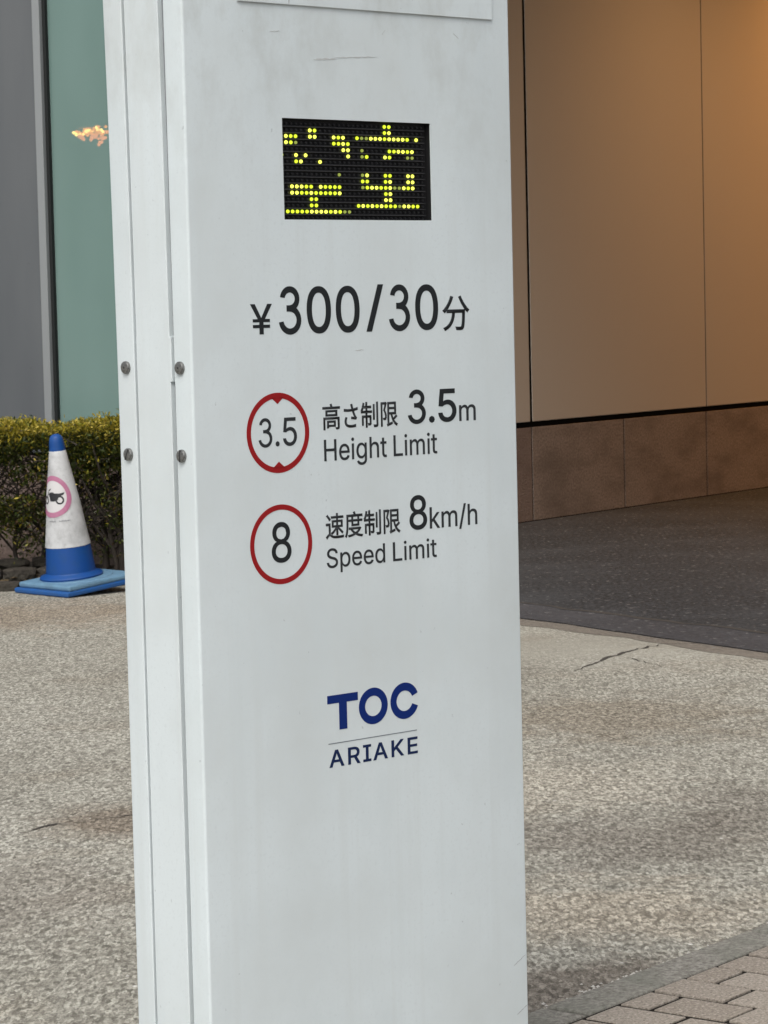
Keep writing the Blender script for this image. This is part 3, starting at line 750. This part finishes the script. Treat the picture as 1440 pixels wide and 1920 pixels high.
for r in range(1, 16):
    o = obj('louvre', sm, None, disp); o.location = (0, 0, UZ0-(r-2.5)*PZ_)

# lettering: text shapes turned into thin mesh, fitted to their boxes
GLYPH = {"0":[[[264,-7,227,-7,189,-7],[157,3,130,24,103,45],[83,74,69,113,55,152],[48,199,48,254,48,309],[55,356,69,395,83,434],[104,464,130,484,157,505],[189,516,227,516,264,516],[296,505,323,484,350,464],[370,434,384,395,398,356],[405,309,405,254,405,199],[398,152,384,113,370,74],[350,45,323,24,297,3]],[[202,50,227,50,252,50],[273,58,290,74,308,90],[321,113,330,144,339,174],[344,211,344,254,344,297],[339,334,330,365,321,395],[308,419,290,435,273,451],[252,460,227,460,202,460],[180,451,163,435,146,419],[132,395,123,365,114,334],[109,297,109,254,109,211],[114,174,123,144,132,113],[146,90,163,74,180,58]]],"3":[[[252,-7,218,-7,187,-7],[158,-1,133,10,107,21],[86,37,70,57,54,78],[46,103,44,132,66,132],[87,132,109,132,111,114],[117,99,126,87,136,75],[149,65,165,59,181,53],[199,50,219,50,239,50],[258,53,275,61,292,68],[305,79,315,93,324,107],[329,124,329,145,329,163],[325,181,316,196,307,212],[293,224,275,234,256,243],[231,248,201,248,186,248],[172,248,157,248,157,265],[157,282,157,299,200,349],[244,399,288,448,288,450],[288,451,288,452,215,452],[142,452,70,452,70,471],[70,490,70,509,171,509],[272,509,372,509,372,493],[372,477,372,461,319,400],[265,339,211,278,211,282],[211,285,211,289,249,293],[281,288,308,276,335,263],[356,246,371,222,386,199],[393,173,393,145,393,115],[385,89,370,66,355,43],[335,25,309,12,282,0]]],"5":[[[254,-7,221,-7,191,-7],[164,-1,140,11,116,23],[97,39,83,60,69,81],[61,104,60,130,81,130],[101,130,122,130,124,115],[129,101,138,89,147,77],[159,67,173,60,188,53],[204,50,221,50,242,50],[260,55,276,64,292,74],[305,87,314,104,323,121],[328,141,328,162,328,184],[323,204,314,221,304,238],[291,252,275,262,258,272],[239,277,218,277,201,277],[184,274,167,268,151,263],[138,255,128,246,108,248],[88,250,67,253,77,338],[86,423,96,509,186,509],[276,509,366,509,366,490],[366,471,366,452,294,452],[222,452,151,452,145,402],[139,352,134,301,135,301],[135,301,136,301,147,311],[161,319,178,325,194,331],[211,334,229,334,253,334],[274,329,294,321,313,313],[331,301,345,285,359,270],[371,252,379,231,387,210],[391,188,391,163,391,130],[384,101,369,76,354,50],[334,30,309,15,283,1]]],"8":[[[260,-7,226,-7,192,-7],[162,-1,136,11,109,24],[89,40,74,62,59,83],[52,108,52,135,52,157],[56,177,65,195,74,213],[86,229,101,241,116,253],[133,261,153,265,153,265],[153,266,153,267,128,273],[108,287,93,308,78,329],[70,353,70,380,70,406],[77,429,90,450,104,470],[122,486,146,498,169,510],[196,516,226,516,256,516],[283,510,306,498,329,486],[348,470,361,450,375,429],[382,406,382,380,382,353],[374,329,359,308,344,287],[325,273,300,267,300,266],[300,265,300,265,319,261],[336,253,351,241,366,229],[378,213,387,195,396,177],[401,157,401,135,401,108],[393,83,378,62,364,40],[343,24,317,11,291,-1]],[[204,49,226,49,249,49],[268,53,285,60,301,68],[314,78,323,91,332,105],[337,121,337,139,337,158],[332,174,322,189,313,203],[300,214,283,223,266,231],[247,235,226,235,205,235],[186,231,169,223,152,214],[139,203,130,189,120,174],[115,158,115,139,115,121],[120,105,129,91,138,78],[151,68,167,60,184,53]],[[208,290,226,290,244,290],[260,293,274,300,288,307],[299,318,307,330,315,343],[319,358,319,376,319,393],[315,407,308,420,300,433],[289,443,275,449,261,456],[245,460,226,460,208,460],[191,456,177,449,163,443],[152,433,145,420,137,407],[133,393,133,376,133,358],[137,343,145,330,152,318],[163,307,178,300,192,293]]],".":[[[108,-4,95,-4,83,-4],[72,0,63,9,54,18],[50,28,50,41,50,54],[54,65,63,73,72,82],[83,87,95,87,108,87],[119,82,128,73,137,65],[141,54,141,41,141,28],[137,18,128,9,119,0]]],"/":[[[216,533,235,533,180,330],[126,127,71,-76,52,-76],[33,-76,14,-76,69,127],[124,330,178,533,197,533]]],"¥":[[[56,509,80,509,123,415],[165,321,208,227,192,220],[176,212,159,205,109,306],[59,407,9,509,33,509]],[[190,220,173,227,216,321],[259,415,302,509,326,509],[350,509,374,509,323,407],[273,306,223,205,206,212]],[[202,267,223,267,223,178],[223,89,223,0,202,0],[180,0,159,0,159,89],[159,178,159,267,180,267]],[[239,254,334,254,334,239],[334,223,334,208,239,208],[143,208,48,208,48,223],[48,239,48,254,143,254]],[[239,156,334,156,334,140],[334,125,334,109,239,109],[143,109,48,109,48,125],[48,140,48,156,143,156]]],"m":[[[73,0,53,0,53,126],[53,253,53,379,72,379],[92,379,112,379,112,351],[112,323,112,295,111,295],[109,295,108,295,113,316],[121,332,132,346,144,359],[157,369,172,376,187,383],[203,386,219,386,247,386],[270,378,287,361,305,344],[316,322,321,295,318,295],[315,295,312,295,317,313],[325,329,337,343,349,357],[364,367,381,375,398,382],[416,386,437,386,459,386],[479,381,497,372,515,362],[530,348,541,328,551,309],[557,285,557,255,557,170],[557,85,557,0,536,0],[516,0,496,0,496,85],[496,169,496,254,496,281],[488,301,473,313,457,325],[439,330,419,330,402,330],[387,327,374,320,362,313],[352,303,345,290,339,278],[335,263,335,247,335,165],[335,82,335,0,315,0],[295,0,274,0,274,87],[274,173,274,260,274,281],[267,298,253,311,239,324],[221,330,199,330,185,330],[171,327,158,320,144,313],[134,303,126,289,118,276],[114,258,114,238,114,159],[114,79,114,0,93,0]]],"k":[[[132,158,110,137,110,162],[110,187,110,212,113,212],[117,212,121,212,175,268],[230,323,284,379,310,379],[335,379,360,379,301,319],[243,259,184,199,182,199],[179,199,177,199,155,178]],[[73,0,53,0,53,170],[53,339,53,509,73,509],[93,509,114,509,114,339],[114,170,114,0,93,0]],[[320,0,294,0,245,62],[197,124,148,186,162,200],[177,214,191,229,252,152],[312,76,372,0,346,0]]],"h":[[[114,249,114,227,114,151],[114,76,114,0,93,0],[73,0,53,0,53,170],[53,339,53,509,73,509],[93,509,114,509,114,435],[114,361,114,287,110,287],[106,287,102,287,114,322],[131,347,152,362,174,377],[199,384,227,384,253,384],[276,379,295,369,315,358],[330,342,341,321,352,299],[357,273,357,240,357,160],[357,80,357,0,337,0],[316,0,296,0,296,78],[296,157,296,235,296,265],[288,288,273,304,258,321],[237,329,210,329,192,329],[175,325,161,317,146,309],[135,298,126,283,118,267]]],"H":[[[82,0,60,0,60,170],[60,339,60,509,82,509],[103,509,125,509,125,435],[125,362,125,289,214,289],[303,289,392,289,392,362],[392,435,392,509,414,509],[435,509,457,509,457,339],[457,170,457,0,435,0],[414,0,392,0,392,77],[392,155,392,232,303,232],[214,232,125,232,125,155],[125,77,125,0,103,0]]],"e":[[[238,-8,212,-8,175,-8],[143,0,117,16,90,33],[70,56,56,85,41,114],[34,148,34,187,34,226],[41,260,55,290,69,319],[89,343,115,359,141,376],[171,384,205,384,226,384],[246,381,266,374,285,367],[303,356,319,341,335,326],[348,306,357,282,366,258],[371,228,371,194,371,186],[371,178,371,169,272,169],[174,169,75,169,75,187],[75,204,75,221,163,221],[250,221,338,221,329,215],[319,208,310,202,310,227],[306,249,298,269,290,288],[278,303,263,314,247,325],[228,330,205,330,182,330],[163,325,146,313,130,302],[118,288,109,270,100,251],[96,232,96,211,96,200],[96,189,96,178,96,150],[101,126,110,106,120,87],[134,72,151,61,168,51],[189,46,212,46,228,46],[241,48,254,53,266,57],[277,64,285,73,294,82],[301,93,306,105,325,101],[345,96,365,91,359,71],[349,54,335,39,321,24],[303,13,283,4,262,-4]]],"i":[[[73,0,53,0,53,126],[53,253,53,379,73,379],[93,379,114,379,114,253],[114,126,114,0,93,0]],[[95,443,84,443,72,443],[62,447,54,455,45,462],[41,472,41,483,41,494],[45,504,54,512,62,520],[72,524,84,524,95,524],[106,520,114,512,122,504],[126,494,126,483,126,472],[122,462,114,455,106,447]]],"g":[[[238,-151,207,-151,179,-151],[155,-147,134,-140,113,-132],[96,-123,82,-110,69,-98],[58,-84,51,-69,67,-60],[84,-50,101,-41,107,-49],[113,-57,122,-66,130,-75],[141,-82,154,-88,168,-94],[186,-97,207,-97,238,-97],[263,-90,282,-75,302,-60],[311,-37,311,-6,311,19],[311,44,311,68,310,68],[308,68,306,68,301,60],[295,51,287,41,278,32],[267,23,252,16,238,8],[219,5,195,5,164,5],[137,12,113,27,88,41],[69,62,55,90,41,118],[34,152,34,191,34,230],[41,264,55,293,69,322],[88,345,112,361,137,376],[165,384,196,384,220,384],[239,381,253,373,268,365],[280,356,288,346,297,336],[303,327,308,319,309,319],[311,319,313,319,313,339],[313,359,313,379,333,379],[353,379,372,379,372,250],[372,121,372,-9,372,-42],[365,-69,350,-90,335,-111],[316,-126,291,-136,266,-146]],[[181,59,205,59,228,59],[248,64,264,75,280,86],[292,101,300,121,308,141],[312,165,312,193,312,220],[308,243,300,264,292,284],[280,301,264,312,248,324],[228,330,205,330,181,330],[161,324,145,312,129,299],[117,283,109,262,100,242],[96,219,96,193,96,166],[100,143,109,123,117,103],[129,87,145,76,162,65]]],"t":[[[138,379,204,379,204,362],[204,344,204,327,138,327],[72,327,6,327,6,344],[6,362,6,379,72,379]],[[65,345,65,471,85,471],[106,471,126,471,126,347],[126,222,126,98,126,81],[129,69,136,61,143,54],[154,50,170,50,174,50],[179,50,185,51,191,52],[197,53,202,54,206,36],[209,19,213,2,207,0],[200,-2,192,-3,184,-4],[176,-4,168,-4,136,-4],[110,4,92,21,74,38],[65,62,65,93,65,219]]],"L":[[[160,0,60,0,60,170],[60,339,60,509,82,509],[103,509,125,509,125,358],[125,208,125,57,203,57],[282,57,361,57,361,38],[361,19,361,0,261,0]]],"S":[[[263,-9,224,-9,187,-9],[155,-3,128,9,100,21],[79,38,64,60,49,82],[40,107,38,137,60,137],[82,137,104,137,106,117],[112,101,123,88,134,75],[149,65,166,59,184,52],[203,49,224,49,247,49],[268,53,286,60,304,68],[319,78,329,92,340,105],[346,121,346,139,346,155],[341,169,332,179,323,189],[311,198,296,205,281,211],[264,217,245,222,224,228],[204,234,184,239,142,251],[109,268,86,289,63,311],[52,339,52,372,52,401],[60,426,75,448,90,469],[111,486,138,498,164,510],[194,516,227,516,261,516],[290,510,316,498,342,486],[362,469,377,449,392,428],[400,404,401,378,380,378],[358,378,337,378,335,403],[323,423,302,437,281,451],[256,459,225,459,203,459],[184,455,167,448,151,441],[138,431,129,418,120,406],[115,391,115,376,115,358],[120,344,131,334,142,323],[154,314,169,308,184,302],[199,297,212,293,230,289],[247,284,264,279,279,275],[295,270,312,264,328,257],[344,248,359,238,373,227],[385,214,395,198,404,181],[408,162,408,139,408,111],[401,86,386,64,372,41],[351,24,323,11,296,-2]]],"p":[[[73,-143,53,-143,53,31],[53,205,53,379,72,379],[92,379,112,379,112,359],[112,339,112,319,114,319],[116,319,118,319,123,327],[129,336,137,346,145,356],[157,365,171,373,186,381],[205,384,229,384,261,384],[289,376,313,361,337,345],[356,322,370,293,383,263],[390,229,390,189,390,149],[383,114,370,84,356,55],[337,32,313,16,289,0],[261,-8,229,-8,206,-8],[187,-4,173,4,158,12],[146,21,138,31,130,42],[123,51,118,59,117,59],[115,59,114,59,114,-8],[114,-76,114,-143,93,-143]],[[197,47,220,47,244,47],[263,53,279,66,295,78],[308,95,316,117,324,138],[328,162,328,189,328,216],[324,240,316,261,308,282],[296,299,280,311,264,324],[244,330,220,330,197,330],[177,324,161,312,145,300],[133,284,125,263,117,242],[113,217,113,189,113,161],[117,136,125,115,133,94],[146,77,162,65,178,53]]],"d":[[[219,-8,195,-8,164,-8],[136,0,111,16,87,32],[68,55,55,84,41,114],[34,149,34,189,34,229],[41,263,55,293,69,322],[88,345,112,361,136,376],[164,384,196,384,219,384],[238,381,253,373,268,365],[279,356,287,346,296,336],[302,327,306,319,308,319],[309,319,311,319,311,382],[311,446,311,509,331,509],[351,509,372,509,372,339],[372,170,372,0,352,0],[332,0,313,0,313,20],[313,39,313,59,311,59],[309,59,307,59,302,51],[295,42,287,31,278,21],[267,12,252,4,238,-4]],[[181,47,205,47,227,47],[247,53,263,65,279,77],[291,94,299,115,308,136],[312,161,312,189,312,217],[308,242,300,263,292,284],[279,300,263,312,247,324],[228,330,205,330,181,330],[161,324,145,311,129,299],[116,282,108,261,100,240],[96,216,96,189,96,162],[100,138,109,117,117,95],[129,78,145,66,161,53]]],"A":[[[39,0,16,0,78,170],[140,339,201,509,226,509],[251,509,276,509,338,339],[401,170,463,0,440,0],[418,0,395,0,359,101],[323,202,287,302,281,321],[273,344,264,372,255,400],[245,435,232,478,236,478],[241,478,245,478,233,435],[222,399,213,371,204,343],[196,320,191,302,155,202],[120,101,85,0,62,0]],[[197,142,110,142,110,161],[110,180,110,199,197,199],[283,199,370,199,370,180],[370,161,370,142,283,142]]],"R":[[[82,0,60,0,60,170],[60,339,60,509,119,509],[177,509,236,509,275,509],[307,502,333,489,359,475],[378,457,390,433,403,410],[409,382,409,352,409,321],[403,295,390,271,378,248],[359,230,333,217,307,204],[275,198,236,198,189,198],[143,198,96,198,96,217],[96,236,96,255,142,255],[188,255,234,255,260,255],[281,259,298,267,314,275],[326,286,334,300,341,315],[345,332,345,352,345,372],[341,390,334,405,326,420],[314,431,298,440,281,448],[259,452,233,452,197,452],[161,452,125,452,125,301],[125,151,125,0,103,0]],[[378,0,353,0,312,76],[271,153,230,229,254,229],[279,229,303,229,344,153],[386,76,428,0,403,0]]],"I":[[[111,0,31,0,31,19],[31,38,31,57,60,57],[89,57,118,57,118,189],[118,320,118,452,89,452],[60,452,31,452,31,471],[31,490,31,509,111,509],[190,509,269,509,269,490],[269,471,269,452,240,452],[212,452,183,452,183,320],[183,189,183,57,212,57],[240,57,269,57,269,38],[269,19,269,0,190,0]]],"K":[[[146,189,104,145,104,169],[104,193,104,216,116,232],[128,247,139,261,151,275],[162,290,174,303,187,317],[199,331,212,344,262,399],[313,454,364,509,392,509],[420,509,448,509,376,431],[304,353,231,276,230,276],[229,276,228,276,187,233]],[[82,0,60,0,60,170],[60,339,60,509,82,509],[103,509,125,509,125,451],[125,392,125,334,124,298],[124,261,124,225,124,214],[124,204,125,193,125,129],[125,64,125,0,103,0]],[[398,0,372,0,311,86],[249,173,188,259,201,276],[215,293,228,309,302,206],[375,103,449,0,423,0]]],"E":[[[165,0,60,0,60,170],[60,339,60,509,164,509],[268,509,372,509,372,490],[372,471,372,452,290,452],[207,452,125,452,125,396],[125,341,125,286,202,286],[278,286,355,286,355,267],[355,248,355,229,278,229],[202,229,125,229,125,172],[125,114,125,57,208,57],[292,57,375,57,375,38],[375,19,375,0,270,0]]]}
ADV = {"0":453,"3":453,"5":453,"8":453,".":188,"/":249,"¥":382,"m":610,"k":381,"h":410,"H":517,"e":404,"i":167,"g":425,"t":227,"L":393,"S":447,"p":424,"d":424,"A":480,"R":449,"I":300,"K":467,"E":419}
from mathutils.geometry import delaunay_2d_cdt
def bow(cx, cy, rx, ry, a0, a1, w, n=22):      # a curved stroke of even weight as one closed outline
    P = [(R(a0+(a1-a0)*k/n)) for k in range(n+1)]
    return [Vector((cx+(rx+w/2)*math.cos(a), cy+(ry+w/2)*math.sin(a))) for a in P]+[Vector((cx+(rx-w/2)*math.cos(a), cy+(ry-w/2)*math.sin(a))) for a in P[::-1]]
STROKED = {'3': lambda w: [bow(190, 387, 112, 107, 172, -90, w), bow(187, 146, 136, 131, 90, -172, w), [Vector((138, 278.5-w/2)), Vector((138, 278.5+w/2)), Vector((196, 278.5+w/2)), Vector((196, 278.5-w/2))]]}
STADV = {'3': 408}
SGN = 1
def glyph_mesh(txt, bold=0., spacing=1.):
    V, F, x = [], [], 0
    for ch in txt:
        if ch == ' ': x += 300; continue
        loops = [[p/1000 for p in L] for L in STROKED[ch](52+2000*bold)] if ch in STROKED else []
        for sp in ([] if ch in STROKED else GLYPH[ch]):
            L = []
            for i in range(len(sp)):
                a, b = sp[i], sp[(i+1) % len(sp)]
                p0, p1, p2, p3 = Vector(a[2:4]), Vector(a[4:6]), Vector(b[0:2]), Vector(b[2:4])
                n = 1 if abs((p3-p0).cross(p1-p0)) < 200 and abs((p3-p0).cross(p2-p0)) < 200 else 5
                for k in range(n):
                    t = k/n; L.append(p0*(1-t)**3+p1*3*t*(1-t)**2+p2*3*t*t*(1-t)+p3*t**3)
            L = [p for i, p in enumerate(L) if (p-L[i-1]).length > 1.5]
            if bold:
                O = []
                for i, p in enumerate(L):
                    d0 = (p-L[i-1]).normalized(); d1 = (L[(i+1) % len(L)]-p).normalized()
                    n0, n1 = Vector((-d0.y, d0.x)), Vector((-d1.y, d1.x)); m = n0+n1
                    m = m/max(.6, m.length_squared/2) if m.length > .1 else n0
                    O.append(p+m*bold*1000*SGN)
                L = O
            loops.append([p/1000 for p in L])
        vs, es = [], []
        for L in loops:
            if ch in STROKED and sum(L[i-1].cross(L[i]) for i in range(len(L))) < 0: L.reverse()
            b = len(vs); vs += L; es += [(b+i, b+(i+1) % len(L)) for i in range(len(L))]
        ov, oe, of = delaunay_2d_cdt(vs, es, [], 0, 1e-5)[:3]
        b = len(V); V += [(v.x+x/1000, v.y, 0) for v in ov]
        for f in of:
            c = sum((ov[i] for i in f), Vector((0, 0)))/len(f); w = 0
            for L in loops:
                for i in range(len(L)):
                    p, q = L[i-1], L[i]
                    if (p.y <= c.y) != (q.y <= c.y):
                        s_ = (q-p).cross(c-p)
                        if q.y > p.y and s_ > 0: w += 1
                        elif q.y <= p.y and s_ < 0: w -= 1
            if w: F.append([b+i for i in f])
        x += STADV.get(ch, ADV[ch])*spacing
    used = sorted({i for f in F for i in f}); mp = {o: k for k, o in enumerate(used)}
    me = bpy.data.meshes.new('t'); me.from_pydata([V[i] for i in used], [], [[mp[i] for i in f] for f in F])
    return me
def font_mesh(txt, bold, spacing):
    cu = bpy.data.curves.new('t', 'FONT'); cu.body = txt; cu.size = 1; cu.offset = bold; cu.space_character = spacing; cu.resolution_u = 6
    o = bpy.data.objects.new('t', cu); C.objects.link(o); dg = bpy.context.evaluated_depsgraph_get()
    me = bpy.data.meshes.new_from_object(o.evaluated_get(dg)); bpy.data.objects.remove(o); bpy.data.curves.remove(cu)
    return me
def any_mesh(txt, bold, spacing=1.): return glyph_mesh(txt, bold, spacing) if all(c in GLYPH or c == ' ' for c in txt) else font_mesh(txt, bold, spacing)
def text_mesh(txt, box_, fit='box', bold=0., spacing=1., cap=None):
    me = any_mesh(txt, bold, spacing)
    xs = [v.co.x for v in me.vertices]; ys = [v.co.y for v in me.vertices]
    u0, u1, z0, z1 = box_; sx = (u1-u0)/(max(xs)-min(xs))
    if fit == 'box': sy = (z1-z0)/(max(ys)-min(ys)); y0 = min(ys)
    else: sy = (z1-z0)/cap; y0 = -bold
    mx = min(xs)
    for v in me.vertices: v.co = Vector((u0+(v.co.x-mx)*sx, 0, z0+(v.co.y-y0)*sy))
    return me
def cap_h(ch, bold=0.):
    me = any_mesh(ch, bold); ys = [v.co.y for v in me.vertices]; hgt = max(ys)-min(ys)
    bpy.data.meshes.remove(me); return hgt
def film(me, mat, name, parent, label=None):
    bm = bmesh.new(); bm.from_mesh(me); bpy.data.meshes.remove(me)
    for v in bm.verts: v.co.y = -.0004
    r = bmesh.ops.extrude_face_region(bm, geom=bm.faces[:])
    for g in r['geom']:
        if isinstance(g, bmesh.types.BMVert): g.co.y = .0002
    bmesh.ops.recalc_face_normals(bm, faces=bm.faces[:])
    o = obj(name, bm, mat, parent)
    if label: o['label'] = label
    return o
def lett(txt, box_, mat='inkdark', parent=None, label=None, **kw): return film(text_mesh(txt, box_, **kw), M[mat], 'lettering', parent or pyl, label)
lett('¥', (.1164, .1601, 1.3205, 1.3672), bold=.004, label='dark yen sign')
lett('300', (.1735, .3413, 1.3187, 1.3938), bold=.0095, label='large dark number 300')
lett('/', (.3549, .3929, 1.3199, 1.3947), bold=.0095)
lett('30', (.4040, .5128, 1.3190, 1.3942), bold=.0095, label='large dark number 30')
lett('分', (.5222, .5835, 1.317, 1.3745), bold=.010)
lett('高さ制限', (.2578, .4183, 1.1672, 1.2088), mat='inkgrey', bold=.012, label='grey characters for height limit')
lett('3.5', (.4404, .5491, 1.1683, 1.2243), spacing=.92, bold=.0095, label='dark number 3.5 after the height limit characters')
lett('m', (.5552, .5931, 1.169, 1.1955), mat='inkgrey', bold=.005)
ch = cap_h('H')
lett('Height', (.2593, .3927, 1.1188, 1.1520), mat='inkgrey', fit='cap', cap=ch, bold=.004, label='grey word Height')
lett('Limit', (.4075, .5042, 1.1188, 1.1520), mat='inkgrey', fit='cap', cap=ch, bold=.004, label='grey word Limit after Height')
lett('速度制限', (.2585, .4185, .9948, 1.0362), mat='inkgrey', bold=.012, label='grey characters for speed limit')
lett('8', (.4387, .4777, .9968, 1.0533), bold=.007, label='dark number 8 after the speed limit characters')
lett('km/h', (.4836, .5916, .9968, 1.0310), mat='inkgrey', fit='cap', cap=cap_h('h'), bold=.005)
lett('Speed', (.2592, .3835, .9498, .9800), mat='inkgrey', fit='cap', cap=ch, bold=.004, label='grey word Speed')
lett('Limit', (.4008, .4978, .9498, .9800), mat='inkgrey', fit='cap', cap=ch, bold=.004, label='grey word Limit after Speed')
def flat(polys, y=-.0004, th=.0006):
    bm = bmesh.new()
    for p in polys: bm.faces.new([bm.verts.new((u, 0, z)) for u, z in p])
    bmesh.ops.remove_doubles(bm, verts=bm.verts[:], dist=1e-6)
    me = bpy.data.meshes.new('f'); bm.to_mesh(me); bm.free(); return me
def ring_polys(cu, cz, rx, rz, ix, iz_, a0=0, a1=360, n=72):
    P = []
    for k in range(n):
        a, b = R(a0+(a1-a0)*k/n), R(a0+(a1-a0)*(k+1)/n)
        P.append([(cu+rx*math.cos(a), cz+rz*math.sin(a)), (cu+rx*math.cos(b), cz+rz*math.sin(b)), (cu+ix*math.cos(b), cz+iz_*math.sin(b)), (cu+ix*math.cos(a), cz+iz_*math.sin(a))])
    return P
r1 = film(flat(ring_polys(.1661, 1.1679, .0633, .0622, .0548, .0536)), M['red'], 'limit_ring', pyl, 'red ring with two notch triangles around 3.5')
film(flat([[(.1535, 1.2225), (.1661, 1.2125), (.1787, 1.2225)], [(.1535, 1.1133), (.1787, 1.1133), (.1661, 1.1233)]]), M['red'], 'notch_triangles', r1)
lett('3.5', (.1263, .2040, 1.1462, 1.1918), mat='inkgrey', spacing=.94, bold=.004, parent=r1)
r2 = film(flat(ring_polys(.1667, .9948, .0630, .0620, .0548, .0538)), M['red'], 'limit_ring', pyl, 'plain red ring around the number 8')
lett('8', (.1468, .1868, .9660, 1.0296), bold=.004, parent=r2)
# logo
lg = film(flat([[(.2526, .7345), (.3174, .7345), (.3174, .7476), (.2526, .7476)], [(.2770, .6915), (.2936, .6915), (.2936, .7345), (.2770, .7345)]]), M['navy'], 'logo_letter', pyl, 'bold navy letter T')
film(flat(ring_polys(.3503, .7211, .0311, .0294, .0178, .0164)), M['navy'], 'logo_letter', pyl, 'bold navy letter O')
film(flat(ring_polys(.4186, .7217, .0311, .0296, .0178, .0166, 21, 339, 60)), M['navy'], 'logo_letter', pyl, 'bold navy letter C')
film(flat([[(.2531, .6703), (.4440, .6703), (.4440, .6716), (.2531, .6716)]]), M['rule'], 'logo_rule', pyl)
lett('ARIAKE', (.2538, .4453, .6330, .6604), mat='navy2', bold=.012, spacing=1.16, label='navy word ARIAKE')

# screws on the side face
def screw(y, z, slot, ang):
    bm = lathe([(.0098, 0), (.0098, .0036), (.0090, .0048), (.0055, .0056), (0, .0058)], 28)
    bmesh.ops.rotate(bm, verts=bm.verts[:], matrix=Matrix.Rotation(R(-90), 3, 'Y'))
    o = smooth(obj('screw', bm, M['screw'], pyl), 35); o.location = (0, y, z)
    if slot: b2 = boxm(-.0062, -.0050, -.0010, .0010, -.0090, .0090)
    else: b2 = lathe([(.0022, .0057), (0, .0062)], 6); bmesh.ops.rotate(b2, verts=b2.verts[:], matrix=Matrix.Rotation(R(-90), 3, 'Y'))
    s = obj('slot' if slot else 'socket', b2, M['slot'], o); s.rotation_euler[0] = R(ang)
screw(.162, 1.2743, False, 0); screw(.0272, 1.2734, False, 0); screw(.162, 1.1396, True, 28); screw(.0290, 1.1401, True, 5)
# scuffs and scratches on the front face
def scuff(p, q, wd, mat, seed):
    r = random.Random(seed); bm = bmesh.new(); n = 14; L = []
    for i in range(n+1):
        t = i/n; s = min(1, 5*t, 5*(1-t)); u = p[0]+(q[0]-p[0])*t; z = p[1]+(q[1]-p[1])*t+r.uniform(-.0006, .0006); k = wd*s*r.uniform(.35, 1)/2+.0001
        L.append((bm.verts.new((u, 0, z-k)), bm.verts.new((u, 0, z+k))))
    for (a, b), (c_, d) in zip(L, L[1:]): bm.faces.new((a, b, d, c_))
    me = bpy.data.meshes.new('s'); bm.to_mesh(me); bm.free(); film(me, M[mat], 'scuff', pyl)
scuff((.300, 1.7490), (.392, 1.7545), .0020, 'scuff', 1); scuff((.258, 1.7445), (.305, 1.7475), .0035, 'scuff', 2)
scuff((.403, 1.790), (.410, 1.797), .0012, 'scuff', 3)
scuff((.655, .243), (.684, .258), .0012, 'scuff2', 5); scuff((.660, .158), (.688, .172), .0012, 'scuff2', 6)
scuff((.330, 1.291), (.348, 1.2915), .0016, 'scuff', 7)
scuff((.56, 1.80), (.572, 1.792), .0012, 'scuff', 9); scuff((.17, 1.783), (.19, 1.785), .0012, 'scuff', 10)
